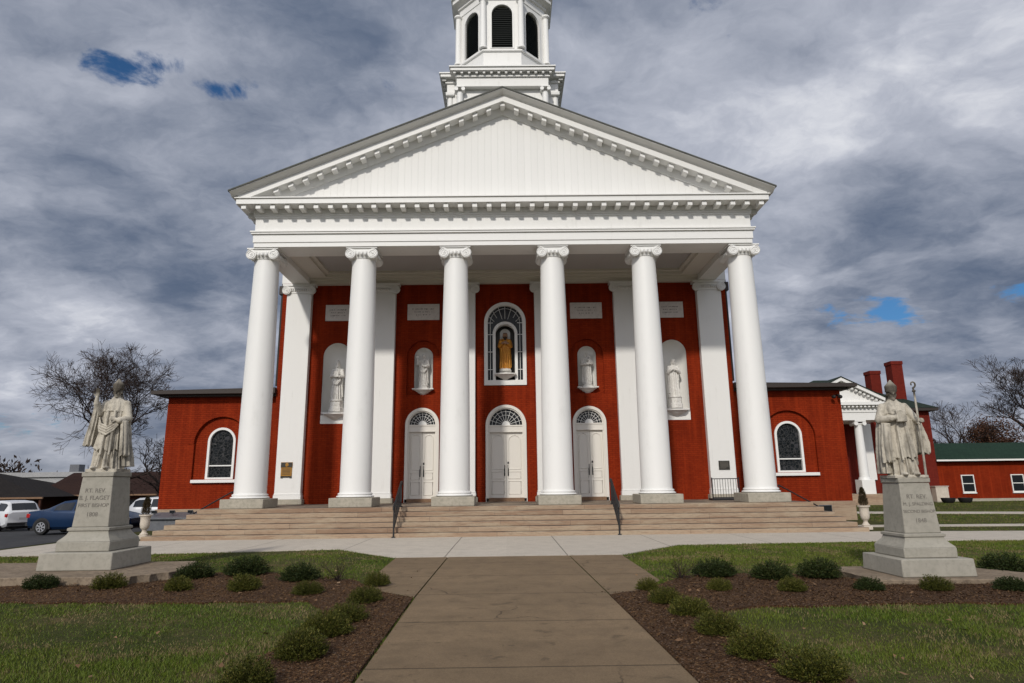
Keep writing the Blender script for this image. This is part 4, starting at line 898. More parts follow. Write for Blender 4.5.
class Fig:
    """one draped figure: overlapping closed volumes fused into one surface"""
    def __init__(s, seed=1): s.m = B(); s.rnd = random.Random(seed)
    def cloth(s, spec, amp, ks, n=110, a_rng=None, ph=0.0, hem=0.0, back=None):
        """spec rows: z, rx, ry, cx, cy.  folds are sharp ridges that run down the cloth and deepen towards the hem"""
        zs = [r[0] for r in spec]; Z = np.linspace(zs[0], zs[-1], 44); rows = [np.interp(Z, zs, [r[i] for r in spec]) for i in range(1, 5)]
        phs = [s.rnd.uniform(0, 6.28) for _ in ks]; dr = [s.rnd.uniform(-1.2, 1.2) for _ in ks]; rings = []
        for j, z in enumerate(Z):
            ring = []; u = (Z[-1] - z) / (Z[-1] - Z[0])
            for i in range(n):
                a = 2 * PI * i / n; f = 0
                for q, k in enumerate(ks):
                    f += (1 - abs(math.sin(0.5 * k * a + phs[q] + ph + dr[q] * z * 1.4)) - 0.45) / (1 + 0.35 * q)
                f *= amp * 1.5 * (0.25 + 0.75 * u)
                rx, ry = rows[0][j] + f, rows[1][j] + f
                if a_rng:
                    d = abs((a - a_rng[0] + PI) % (2 * PI) - PI); op = a_rng[1] * (1.0 + 0.12 * math.sin(5 * z + ph))
                    if d < op:
                        kf = a_rng[2]; rx *= kf; ry *= kf
                ring.append((rows[2][j] + rx * math.cos(a), rows[3][j] + ry * math.sin(a), z + (hem * math.sin(7 * a + ph) * u ** 6 if hem else 0)))
            rings.append(ring)
        s.m.rings(rings); return s
    def limb(s, path, rad, n=14):
        P = []; Rr = []
        for i in range(len(path) - 1):
            a, b = Vector(path[i]), Vector(path[i + 1])
            for k in range(6): P.append(a.lerp(b, k / 6)); Rr.append(rad[i] + (rad[i + 1] - rad[i]) * k / 6)
        P.append(Vector(path[-1])); Rr.append(rad[-1]); s.m.tube(P, Rr, n)
        for p, r in zip(path, rad): s.m.ball(p, r * 1.02, 14, 8)
        return s
    def hand(s, p, d, up, side=1, curl=0.5, k=1.0):
        d = Vector(d).normalized(); up = Vector(up); up = (up - d * up.dot(d)).normalized(); lat = d.cross(up) * side; p = Vector(p)
        rot = Matrix((lat, d, up)).transposed()
        s.m.ball(p + d * 0.045 * k, (0.040 * k, 0.052 * k, 0.020 * k), 12, 8, rot)
        for i, L in enumerate((0.074, 0.086, 0.080, 0.062)):
            b = p + d * 0.082 * k + lat * (0.030 - 0.020 * i) * k; pts = [b - d * 0.03 * k, b]; q = b; ang = 0
            for seg in (0.42, 0.32, 0.26):
                ang += curl * 0.75; q = q + (d * math.cos(ang) - up * math.sin(ang)) * L * seg * k; pts.append(q)
            s.m.tube(pts, [0.0105 * k, 0.0105 * k, 0.010 * k, 0.009 * k, 0.007 * k], 8)
        b = p + d * 0.02 * k + lat * 0.034 * k
        s.m.tube([b, b + (lat * 0.7 + d * 0.5) * 0.04 * k, b + (lat * 0.55 + d * 0.95 - up * 0.4 * curl) * 0.075 * k], [0.014 * k, 0.012 * k, 0.009 * k], 8)
        return s
    def head(s, c, turn=0.0, nod=0.0, hair=None, beard=False):
        c = Vector(c); rot = Matrix.Rotation(turn, 3, 'Z') @ Matrix.Rotation(nod, 3, 'X'); P = lambda x, y, z: c + rot @ Vector((x, y, z)); m = s.m
        m.ball(P(0, 0.012, 0.020), (0.074, 0.092, 0.094), 20, 14, rot); m.ball(P(0, -0.018, -0.045), (0.058, 0.066, 0.062), 18, 12, rot)
        m.ball(P(0, -0.070, -0.086), (0.026, 0.020, 0.020), 12, 8, rot)
        m.tube([P(0, -0.083, 0.022), P(0, -0.096, 0.0), P(0, -0.106, -0.020), P(0, -0.088, -0.030)], [0.010, 0.012, 0.0155, 0.009], 8)
        m.tube([P(-0.052, -0.066, 0.030), P(-0.028, -0.084, 0.037), P(0, -0.086, 0.031), P(0.028, -0.084, 0.037), P(0.052, -0.066, 0.030)], [0.008, 0.012, 0.009, 0.012, 0.008], 8)
        for q in (-1, 1):
            m.ball(P(q * 0.028, -0.075, 0.012), 0.0115, 10, 6); m.ball(P(q * 0.042, -0.062, -0.028), (0.020, 0.018, 0.020), 10, 6); m.ball(P(q * 0.076, 0.010, -0.005), (0.010, 0.020, 0.030), 10, 6, rot)
        m.tube([P(-0.024, -0.078, -0.056), P(0, -0.090, -0.052), P(0.024, -0.078, -0.056)], [0.005, 0.008, 0.005], 8); m.tube([P(-0.020, -0.078, -0.066), P(0, -0.087, -0.067), P(0.020, -0.078, -0.066)], [0.005, 0.008, 0.005], 8)
        m.tube([P(0, 0.02, -0.03), P(0, 0.025, -0.11), (c.x, c.y + 0.03, c.z - 0.19)], [0.056, 0.056, 0.070], 14)
        if beard:
            for q in (-0.035, 0, 0.035): m.tube([P(q, -0.06, -0.07), P(q * 0.8, -0.075, -0.12), P(q * 0.4, -0.066, -0.165)], [0.026, 0.024, 0.010], 8)
        if hair:
            for i in range(9):
                a = -0.15 + (PI + 0.3) * i / 8; x, y = 0.078 * math.cos(a), 0.015 + 0.085 * math.sin(a)
                m.tube([P(x * 0.5, y * 0.5, 0.10), P(x, y, 0.06), P(x * 1.12, y * 1.08, -0.03), P(x * 1.1, y * 1.05, -hair)], [0.03, 0.03, 0.032, 0.022], 8)
        return P, rot
    def mitre(s, P, h=0.20):
        m = s.m; rings = []
        for k in range(12):
            u = k / 11; z = 0.055 + h * u; wx = 0.088 * (1 + 0.16 * u * (1 - u) * 4) if u < 0.45 else 0.102 * max(0.04, (1 - (u - 0.45) / 0.55)); dy = 0.098 * (1 - u) ** 0.6 + 0.012
            rings.append([P(wx * math.cos(2 * PI * i / 22), 0.012 + dy * math.sin(2 * PI * i / 22), z) for i in range(22)])
        m.rings(rings)
        m.rings([[P(0.095 * math.cos(2 * PI * i / 22), 0.012 + 0.108 * math.sin(2 * PI * i / 22), z) for i in range(22)] for z in (0.045, 0.082)])
        m.tube([P(0, -0.088, 0.08), P(0, -0.075, 0.14), P(0, -0.03, 0.055 + h * 0.9)], 0.011, 6)
        for q in (-0.035, 0.035): m.tube([P(q, 0.10, 0.06), P(q * 1.2, 0.125, -0.06), P(q * 1.3, 0.15, -0.26)], [0.018, 0.02, 0.02], 6)
    def fuse(s, vox=0.0095, smooth=3):
        me = bpy.data.meshes.new('figure'); me.from_pydata([tuple(v) for v in s.m.v], [], s.m.f); ob = bpy.data.objects.new('figure', me); col.objects.link(ob)
        r = ob.modifiers.new('r', 'REMESH'); r.mode = 'VOXEL'; r.voxel_size = vox; r.use_smooth_shade = True
        if smooth: q = ob.modifiers.new('s', 'SMOOTH'); q.factor = 0.4; q.iterations = max(1, smooth - 1)
        dg = bpy.context.evaluated_depsgraph_get(); out = bpy.data.meshes.new_from_object(ob.evaluated_get(dg))
        bpy.data.objects.remove(ob); bpy.data.meshes.remove(me); return out
def put_mesh(name, me, m, parent):
    me.materials.clear(); me.materials.append(m); o = bpy.data.objects.new(name, me); col.objects.link(o); o.parent = parent; me.name = name; return o
def arc_tubes(F, pts, n, spread, r):      # a swag of parallel folds
    for k in range(n):
        q = k - (n - 1) / 2; F.m.tube([Vector(p) + Vector(spread) * q for p in pts], [r * (0.7 + 0.3 * math.sin(PI * i / (len(pts) - 1))) for i in range(len(pts))], 8)

# ---- left bishop: right hand raised in blessing, long sleeve of the cope hanging from the arm
F = Fig(11)
F.m.box(-0.285, 0.285, -0.285, 0.27, 0.0, 0.055)
for x in (-0.15, 0.08): F.m.ball((x, -0.27, 0.075), (0.05, 0.10, 0.035), 12, 8)
F.cloth([(0.05, 0.29, 0.235, -0.03, 0.0), (0.30, 0.245, 0.205, -0.02, 0), (0.62, 0.20, 0.165, 0, 0), (0.92, 0.172, 0.135, 0, 0), (1.16, 0.185, 0.130, 0, 0), (1.27, 0.175, 0.115, 0, 0.01), (1.34, 0.10, 0.085, 0, 0.015), (1.39, 0.065, 0.065, 0, 0.02)], 0.050, (13, 21, 8))
F.cloth([(0.40, 0.245, 0.215, -0.04, -0.015), (0.60, 0.225, 0.195, -0.03, -0.01), (0.86, 0.190, 0.155, -0.01, -0.005), (1.10, 0.192, 0.140, 0, 0)], 0.032, (9, 16), hem=0.03, ph=1.2)
F.cloth([(0.10, 0.37, 0.235, 0.03, 0.06), (0.45, 0.315, 0.215, 0.03, 0.05), (0.85, 0.265, 0.180, 0.025, 0.035), (1.15, 0.262, 0.160, 0.01, 0.02), (1.28, 0.225, 0.130, 0, 0.02), (1.345, 0.12, 0.095, 0, 0.02)], 0.040, (11, 17), a_rng=(-PI / 2 - 0.12, 0.98, 0.45), ph=0.4)
F.cloth([(1.10, 0.205, 0.158, 0, 0.0), (1.22, 0.205, 0.140, 0, 0.01), (1.30, 0.155, 0.115, 0, 0.015), (1.37, 0.078, 0.078, 0, 0.02)], 0.014, (12, 7), hem=0.012)
F.limb([(-0.185, 0.01, 1.255), (-0.275, -0.07, 1.07), (-0.285, -0.18, 1.24), (-0.275, -0.205, 1.35)], [0.074, 0.068, 0.052, 0.033])
F.hand((-0.274, -0.207, 1.36), (0.06, -0.08, 1.0), (0.1, 1.0, 0.1), 1, 0.12)
F.cloth([(0.48, 0.105, 0.125, -0.40, -0.01), (0.70, 0.095, 0.115, -0.375, -0.02), (0.95, 0.075, 0.105, -0.325, -0.05), (1.15, 0.060, 0.095, -0.295, -0.09), (1.27, 0.045, 0.050, -0.280, -0.15)], 0.030, (9, 14), hem=0.02, n=60)
F.limb([(0.20, 0.01, 1.25), (0.285, -0.04, 0.98), (0.19, -0.19, 0.93), (0.13, -0.215, 0.945)], [0.072, 0.070, 0.056, 0.034])
F.hand((0.135, -0.215, 0.945), (-0.9, -0.2, 0.25), (0.2, -1, 0.1), -1, 0.6)
F.cloth([(0.30, 0.075, 0.10, 0.30, -0.09), (0.60, 0.07, 0.10, 0.28, -0.10), (0.92, 0.065, 0.085, 0.245, -0.11)], 0.028, (8, 13), n=50, hem=0.03)
arc_tubes(F, [(-0.24, -0.10, 0.92), (-0.16, -0.20, 0.80), (-0.02, -0.215, 0.74), (0.10, -0.20, 0.82), (0.17, -0.17, 0.93)], 4, (0.0, 0.004, 0.048), 0.020)
for q in (-0.055, 0.065): F.m.tube([(q * 1.1, -0.150, 1.12), (q * 1.15, -0.172, 0.85), (q * 1.3, -0.225, 0.50), (q * 1.35, -0.245, 0.30)], 0.024, 6)
P_, r_ = F.head((0.01, -0.02, 1.475), 0.10, 0.06); F.mitre(P_, 0.20)
lb = thing('bishop_statue', 'weathered stone statue of a mitred bishop, right arm raised in blessing', 'statue', (PL[0] + 0.01, PL[1], 0.15 + 1.684 * 0.985), rz=0.10)
put_mesh('figure', F.fuse(0.0075, 2), M['statue'], lb)
lb.scale = (0.94, 0.96, 1.01)

# ---- right bishop: book at the waist, crozier in the left hand
F = Fig(23)
F.m.box(-0.27, 0.29, -0.275, 0.26, 0.0, 0.05)
for x in (-0.10, 0.10): F.m.ball((x, -0.26, 0.07), (0.05, 0.10, 0.035), 12, 8)
F.cloth([(0.05, 0.235, 0.215, 0.03, 0.0), (0.30, 0.215, 0.195, 0.02, 0), (0.62, 0.19, 0.165, 0, 0), (0.92, 0.17, 0.135, 0, 0), (1.16, 0.185, 0.130, 0, 0), (1.27, 0.175, 0.115, 0, 0.01), (1.34, 0.10, 0.085, 0, 0.015), (1.39, 0.065, 0.065, 0, 0.02)], 0.045, (14, 22, 9))
F.cloth([(0.34, 0.215, 0.205, 0.03, -0.02), (0.60, 0.20, 0.185, 0.02, -0.012), (0.86, 0.182, 0.150, 0.0, -0.005), (1.10, 0.190, 0.140, 0, 0)], 0.026, (10, 17), hem=0.02, ph=0.6)
F.cloth([(0.08, 0.30, 0.235, -0.03, 0.06), (0.45, 0.31, 0.215, -0.03, 0.05), (0.85, 0.295, 0.190, -0.025, 0.035), (1.15, 0.262, 0.160, -0.01, 0.02), (1.28, 0.225, 0.130, 0, 0.02), (1.345, 0.12, 0.095, 0, 0.02)], 0.042, (12, 18), a_rng=(-PI / 2 + 0.15, 0.95, 0.45), ph=1.4)
F.cloth([(1.12, 0.205, 0.158, 0, 0.0), (1.22, 0.205, 0.140, 0, 0.01), (1.30, 0.155, 0.115, 0, 0.015), (1.37, 0.078, 0.078, 0, 0.02)], 0.014, (12, 7), hem=0.012)
F.limb([(-0.195, 0.01, 1.25), (-0.29, -0.03, 1.02), (-0.17, -0.20, 1.03), (-0.07, -0.245, 1.06)], [0.072, 0.072, 0.056, 0.034])
F.hand((-0.085, -0.24, 1.055), (0.95, -0.12, 0.12), (0.1, -1, 0.2), 1, 0.55)
F.m.add([(-0.10, -0.285, 0.965), (0.06, -0.295, 0.965), (0.06, -0.235, 0.955), (-0.10, -0.225, 0.955), (-0.10, -0.265, 1.17), (0.06, -0.275, 1.17), (0.06, -0.215, 1.16), (-0.10, -0.205, 1.16)], [(0, 3, 2, 1), (4, 5, 6, 7), (0, 1, 5, 4), (1, 2, 6, 5), (2, 3, 7, 6), (3, 0, 4, 7)])
F.cloth([(0.28, 0.085, 0.12, -0.25, -0.08), (0.60, 0.08, 0.115, -0.26, -0.10), (0.95, 0.07, 0.095, -0.23, -0.11)], 0.030, (8, 13), n=50, hem=0.03)
F.limb([(0.19, 0.01, 1.25), (0.33, -0.03, 1.03), (0.315, -0.15, 0.98), (0.285, -0.215, 0.985)], [0.072, 0.070, 0.056, 0.034])
F.hand((0.285, -0.20, 0.985), (-0.15, -1, 0.1), (-0.9, 0.1, 0.5), 1, 0.9)
F.cloth([(0.42, 0.12, 0.10, 0.40, 0.02), (0.60, 0.125, 0.10, 0.395, 0.01), (0.80, 0.10, 0.10, 0.365, 0.0), (1.02, 0.075, 0.09, 0.32, -0.03)], 0.034, (8, 13), n=56, hem=0.03)
for q in (-0.055, 0.065): F.m.tube([(q * 1.1, -0.150, 1.12), (q * 1.15, -0.172, 0.85), (q * 1.3, -0.220, 0.50), (q * 1.35, -0.235, 0.30)], 0.022, 6)
P_, r_ = F.head((-0.01, -0.02, 1.475), -0.12, 0.08); F.mitre(P_, 0.21)
rb = thing('bishop_statue', 'weathered stone statue of a mitred bishop with a book and tall crozier', 'statue', (PR[0] - 0.02, PR[1], 0.09 + 1.684 * 0.85), rz=-0.06, s=0.91)
put_mesh('figure', F.fuse(0.0075, 2), M['statue'], rb)
cz = B().tube([(0.262, -0.245, 0.052), (0.262, -0.262, 0.985), (0.255, -0.262, 1.50)], [0.019, 0.018, 0.016], 10).ball((0.255, -0.262, 1.50), (0.032, 0.032, 0.022), 12, 8)
cz.tube([(0.253, -0.262, 1.50)] + [(0.248 - 0.052 * (1 - 0.55 * i / 20) * math.sin(i / 20 * 5.4) * -1, -0.262, 1.62 - 0.06 * (1 - 0.55 * i / 20) * math.cos(i / 20 * 5.4)) for i in range(21)], [0.016] + [0.016 - 0.005 * i / 20 for i in range(21)], 8)
cz.build('crozier', M['statue'], rb)

# ---- small statues in the wall niches
def niche_statue(label, x, z, y, h, pose, seed, ped):
    o = thing('niche_statue', label, 'statue', (x, y, z), group=None)
    F = Fig(seed); n = 1.0
    F.m.lathe([(0.26, -0.02), (0.26, 0.03), (0.24, 0.05)], n=30)
    F.cloth([(0.03, 0.225, 0.20, 0.0, 0.0), (0.30, 0.20, 0.18, 0, 0), (0.62, 0.18, 0.155, 0, 0), (0.92, 0.160, 0.13, 0, 0), (1.16, 0.180, 0.125, 0, 0), (1.27, 0.170, 0.11, 0, 0.01), (1.34, 0.10, 0.085, 0, 0.015), (1.39, 0.065, 0.065, 0, 0.02)], 0.040, (12, 19, 8))
    F.cloth([(0.16, 0.26, 0.20, 0.0, 0.05), (0.6, 0.24, 0.18, 0.0, 0.04), (1.1, 0.235, 0.15, 0, 0.02), (1.28, 0.21, 0.12, 0, 0.02), (1.345, 0.11, 0.09, 0, 0.02)], 0.034, (10, 15), a_rng=(-PI / 2 + (0.2 if seed % 2 else -0.2), 0.95, 0.4))
    ra = {'book': [(-0.19, 0.01, 1.25), (-0.26, -0.04, 1.0), (-0.13, -0.19, 1.02), (-0.05, -0.22, 1.05)], 'raised': [(-0.19, 0.01, 1.25), (-0.29, -0.05, 1.10), (-0.30, -0.13, 1.30), (-0.295, -0.14, 1.38)],
          'chest': [(-0.19, 0.01, 1.25), (-0.25, -0.04, 1.02), (-0.13, -0.17, 1.12), (-0.05, -0.19, 1.17)], 'child': [(-0.19, 0.01, 1.25), (-0.26, -0.04, 1.0), (-0.10, -0.20, 0.98), (-0.02, -0.22, 1.0)]}[pose]
    la = {'book': [(0.19, 0.01, 1.25), (0.26, -0.04, 1.0), (0.14, -0.19, 0.97), (0.06, -0.22, 0.98)], 'raised': [(0.19, 0.01, 1.25), (0.26, -0.04, 0.98), (0.15, -0.19, 0.96), (0.08, -0.21, 0.98)],
          'chest': [(0.19, 0.01, 1.25), (0.25, -0.04, 1.02), (0.13, -0.17, 1.10), (0.05, -0.19, 1.13)], 'child': [(0.19, 0.01, 1.25), (0.27, -0.04, 1.02), (0.17, -0.18, 1.0), (0.09, -0.22, 1.02)]}[pose]
    F.limb(ra, [0.085, 0.078, 0.055, 0.034]); F.limb(la, [0.085, 0.078, 0.055, 0.034])
    if pose == 'raised': F.hand(ra[-1], (0, -0.1, 1), (0.1, 1, 0), 1, 0.15)
    else: F.hand(ra[-1], (0.95, -0.05, 0.25), (0.1, -1, 0.2), 1, 0.4)
    F.hand(la[-1], (-0.95, -0.05, 0.25), (-0.1, -1, 0.2), -1, 0.4)
    if pose == 'book': F.m.box(-0.10, 0.12, -0.27, -0.22, 0.95, 1.18)
    if pose == 'child':
        F.cloth([(0.98, 0.07, 0.07, 0.12, -0.18), (1.12, 0.075, 0.065, 0.125, -0.18), (1.24, 0.06, 0.05, 0.13, -0.18), (1.28, 0.03, 0.03, 0.13, -0.18)], 0.012, (7,), n=36); F.m.ball((0.13, -0.19, 1.335), (0.048, 0.054, 0.06), 12, 8)
        F.limb([(0.08, -0.19, 1.22), (0.03, -0.23, 1.17), (0.0, -0.23, 1.22)], [0.025, 0.022, 0.016])
    if pose in ('book', 'raised'): arc_tubes(F, [(-0.22, -0.08, 0.86), (-0.1, -0.19, 0.72), (0.06, -0.2, 0.70), (0.19, -0.12, 0.88)], 3, (0, 0.004, 0.05), 0.02)
    P_, r_ = F.head((0.0, -0.02, 1.475), {'book': 0.1, 'raised': -0.35, 'chest': 0.0, 'child': 0.2}[pose], 0.1, hair=0.10 if pose in ('raised', 'chest') else 0.16, beard=pose in ('chest', 'raised') and seed == 44)
    if pose == 'book': F.mitre(P_, 0.17)
    if pose in ('child',) or seed == 53:
        for i in range(9):
            a = 2 * PI * i / 9; F.m.tube([P_(0.085 * math.cos(a), 0.012 + 0.098 * math.sin(a), 0.06), P_(0.10 * math.cos(a), 0.012 + 0.112 * math.sin(a), 0.13)], [0.02, 0.008], 6)
        F.m.tube([P_(0.085 * math.cos(2 * PI * i / 16), 0.012 + 0.098 * math.sin(2 * PI * i / 16), 0.06) for i in range(17)], 0.016, 6)
    me = F.fuse(0.0125, 2); fo = put_mesh('figure', me, M['statuewhite'], o)
    s = h / 1.62; o.scale = (s * 0.92, s, s)
    if ped:
        q = B().lathe([(0.33, -ped / s), (0.33, -ped / s * 0.62), (0.30, -ped / s * 0.58), (0.29, -ped / s * 0.12), (0.32, -ped / s * 0.06), (0.32, -0.012)], n=8).build('base', M['statuewhite'], o, bevel=0.008)
    return o, fo
niche_statue('white statue holding a book in the tall niche of the far left bay', -6.70, 4.80, WY + 0.05, 1.58, 'book', 31, 0.45)
niche_statue('white statue with raised hand in the niche over the left door', -3.28, 5.36, WY + 0.13, 1.33, 'raised', 32, 0.10)
niche_statue('white crowned statue carrying a small child in the niche over the right door', 3.28, 5.36, WY + 0.13, 1.33, 'child', 36, 0.10)
niche_statue('white crowned statue with folded hands in the tall niche of the far right bay', 6.73, 4.80, WY + 0.05, 1.56, 'chest', 53, 0.45)
o, fo = niche_statue('gilt robed statue standing in the arched window over the middle door', 0.0, 5.93, WY + 0.14, 1.62, 'chest', 44, 0.0)
me = fo.data
for m_ in ('gold', 'skin', 'hair'): me.materials.append(M[m_])
idx = []
for p in me.polygons:
    x, y, z = p.center; r = math.hypot(x, (y + 0.01) * 1.1)
    i = 1
    if z < 0.10: i = 0
    elif z > 1.55 or (z > 1.36 and y > -0.035) or (1.27 < z < 1.415 and y < -0.05 and abs(x) < 0.06): i = 3
    elif z > 1.39: i = 2
    elif y < -0.185 and 1.08 < z < 1.24 and abs(x) < 0.16: i = 2
    idx.append(i)
me.polygons.foreach_set('material_index', idx)
B().ball((0, 0.0, 0.0), (0.27, 0.20, 0.14), 18, 10).ball((-0.12, -0.05, 0.02), (0.14, 0.12, 0.11), 14, 8).ball((0.12, -0.05, 0.0), (0.15, 0.12, 0.12), 14, 8).ball((0.02, -0.1, -0.02), (0.13, 0.1, 0.12), 14, 8).build('cloud_base', M['statuewhite'], o)

# ================================================================== PLANTS
def leaf_quads(P, D, L, Wd, rnd):
    """diamond leaves: base point P, direction D, length L, width Wd"""
    n = len(P); r = rnd.normal(size=(n, 3)); S = np.cross(D, r); S /= np.linalg.norm(S, axis=1, keepdims=True) + 1e-9
    V = np.empty((n, 4, 3)); L = L[:, None]; Wd = Wd[:, None]
    V[:, 0] = P; V[:, 1] = P + D * L * 0.5 + S * Wd * 0.5; V[:, 2] = P + D * L; V[:, 3] = P + D * L * 0.5 - S * Wd * 0.5
    return V
def shrub_mesh(seed, dark, n_sprig=420):
    rn = np.random.default_rng(seed); Vs = []; tw = B()
    lump = rn.normal(size=(9, 3)); lump /= np.linalg.norm(lump, axis=1, keepdims=True); lump[:, 2] = np.abs(lump[:, 2])
    for k in range(n_sprig):
        d = rn.normal(size=3); d[2] = abs(d[2]) * 0.9 - 0.10; d /= np.linalg.norm(d)
        rad = 0.38 + 0.10 * max(0, (lump @ d).max() - 0.55) / 0.45 + rn.normal() * 0.028
        tip = d * np.array([rad * 1.15, rad * 1.15, rad * 0.98]); tip[2] = max(tip[2], 0.02) + 0.02
        base = tip * rn.uniform(0.25, 0.5); base[2] *= 0.8; ax = tip - base + np.array([0, 0, 0.05]); m = 22 if dark else 26
        tt = rn.uniform(0.05, 1.0, m)[:, None]; P = base + ax * tt + rn.normal(size=(m, 3)) * 0.012
        D = ax / np.linalg.norm(ax) * 0.75 + rn.normal(size=(m, 3)) * (0.55 if dark else 0.42) + np.array([0, 0, 0.18]); D /= np.linalg.norm(D, axis=1, keepdims=True)
        Vs.append(leaf_quads(P, D, rn.uniform(0.032, 0.060, m) * (1.1 if dark else 1), rn.uniform(0.011, 0.021, m) * (1.35 if dark else 1), rn))
        if k < 40: tw.tube([(0, 0, 0), tuple(base * 0.6 + np.array([0, 0, .02])), tuple(base), tuple(tip * 0.95)], [0.011, 0.008, 0.005, 0.002], 4)
    return np.concatenate(Vs), tw
SH = {}
def shrub_proto(kind, v):
    if (kind, v) in SH: return SH[(kind, v)]
    V, tw = shrub_mesh(100 + v + (50 if kind == 'dark' else 0), kind == 'dark'); me = quads('foliage', V, M['darkleaf' if kind == 'dark' else 'boxleaf']); md = me.data; bpy.data.objects.remove(me)
    so = tw.build('stems', M['bark']); sd_ = so.data; bpy.data.objects.remove(so); SH[(kind, v)] = (md, sd_); return SH[(kind, v)]
shrubs = [  # x, y, width, kind, label
 (-5.22, -10.01, 0.81, 'dark', 'dark leafy shrub beside the right end of the left pedestal slab'), (-4.5, -9.71, 0.93, 'dark', 'wide dark leafy shrub, second from the slab under the left pedestal'), (-3.34, -10.44, 0.81, 'dark', 'dark leafy shrub nearest the walk in the back row of the left bed'),
 (-4.85, -11.35, 0.61, 'light', 'small yellow-green shrub right of the left pedestal slab, front row'), (-3.86, -11.43, 0.67, 'light', 'small yellow-green shrub in the middle of the left bed front row'), (-2.79, -11.86, 0.57, 'light', 'small yellow-green shrub at the inner corner of the left bed'),
 (-1.96, -11.1, 0.56, 'light', 'low yellow-green shrub at the left kink of the front walk, farthest along it'), (-1.82, -12.58, 0.61, 'light', 'yellow-green shrub second in the left walkside row counting from the church'), (-1.77, -13.76, 0.62, 'light', 'yellow-green shrub third in the left walkside row counting from the church'),
 (-1.82, -14.45, 0.68, 'light', 'yellow-green shrub fourth in the left walkside row counting from the church'), (-1.8, -15.32, 0.68, 'light', 'bushy yellow-green shrub second nearest the viewer left of the walk'), (-1.94, -16.21, 0.62, 'light', 'shrub cut by the bottom edge, left of the walk'),
 (-7.17, -10.97, 0.67, 'dark', 'dark shrub in front of the left pedestal slab, farther left'), (-6.05, -11.07, 0.67, 'light', 'low greenish shrub in front of the right part of the left pedestal slab'), (-9.68, -9.6, 0.91, 'dark', 'dark shrub at the far left edge behind the slab'),
 (3.35, -10.63, 0.85, 'dark', 'tall dark leafy shrub nearest the walk in the right bed back row'), (4.14, -11.02, 0.79, 'dark', 'dark leafy shrub, left of the touching pair in the right bed'), (4.91, -10.92, 0.84, 'dark', 'dark leafy shrub, right of the touching pair beside the right pedestal slab'), (8.04, -10.65, 0.97, 'dark', 'dark leafy shrub at the right edge beyond the right pedestal'),
 (2, -11.9, 0.47, 'light', 'small round shrub at the right kink of the front walk'), (2.01, -12.91, 0.57, 'light', 'yellow-green shrub second in the right walkside row counting from the church'), (2.12, -13.66, 0.64, 'light', 'yellow-green shrub third in the right walkside row counting from the church'), (2.13, -14.63, 0.64, 'light', 'yellow-green shrub fourth in the right walkside row counting from the church'),
 (2.16, -15.53, 0.62, 'light', 'bushy yellow-green shrub second nearest the viewer right of the walk'), (2.37, -16.15, 0.73, 'light', 'broad shrub cut by the bottom edge, right of the walk'),
 (2.99, -11.98, 0.49, 'light', 'small yellow-green shrub at the inner corner of the right bed'), (3.94, -12.15, 0.56, 'light', 'small yellow-green shrub in the middle of the right bed front row'), (5.01, -12.16, 0.49, 'dark', 'small dark shrub in front of the left corner of the right pedestal slab'), (5.87, -12.25, 0.57, 'light', 'small shrub in front of the right pedestal inscription side'), (6.86, -12.32, 0.57, 'dark', 'small dark shrub in front of the right pedestal corner at the right edge')]
srn = random.Random(9)
for i, (x, y, w_, kind, lab) in enumerate(shrubs):
    o = thing('shrub', lab, 'shrub', (x, y, 0.02), srn.uniform(0, 6.28), 'low shrubs in the mulch beds', 1.0)
    s = w_ / (1.34 if kind == 'dark' else 1.46); o.scale = (s, s, s * (0.84 if kind == 'dark' else 0.98) * srn.uniform(0.92, 1.08))
    fm, sm_ = shrub_proto(kind, i % 4)
    for nm, md in (('foliage', fm), ('stems', sm_)):
        c = bpy.data.objects.new(nm, md); col.objects.link(c); c.parent = o
def twig_bush(label, loc, seed):
    rn = np.random.default_rng(seed); o = thing('sapling', label, 'plant', loc); tw = B(); Vs = []
    for k in range(26):
        d = rn.normal(size=3); d[2] = abs(d[2]) + 0.5; d /= np.linalg.norm(d); tip = d * rn.uniform(0.2, 0.42); tw.tube([(0, 0, 0), tuple(tip * 0.5 + rn.normal(size=3) * 0.02), tuple(tip)], [0.006, 0.004, 0.002], 4)
        P = tip * rn.uniform(0.35, 1, 9)[:, None]; D = rn.normal(size=(9, 3)) + d; D /= np.linalg.norm(D, axis=1, keepdims=True); Vs.append(leaf_quads(P, D, rn.uniform(0.03, 0.05, 9), rn.uniform(0.01, 0.018, 9), rn))
    tw.build('stems', M['bark'], o); quads('foliage', np.concatenate(Vs), M['boxleaf'], o)
twig_bush('sparse twiggy plant between the dark shrubs and the walk, left bed', (-2.68, -10.61, 0.02), 1)
twig_bush('sparse twiggy plant beside the tall dark shrub, right bed', (2.75, -10.8, 0.02), 2)
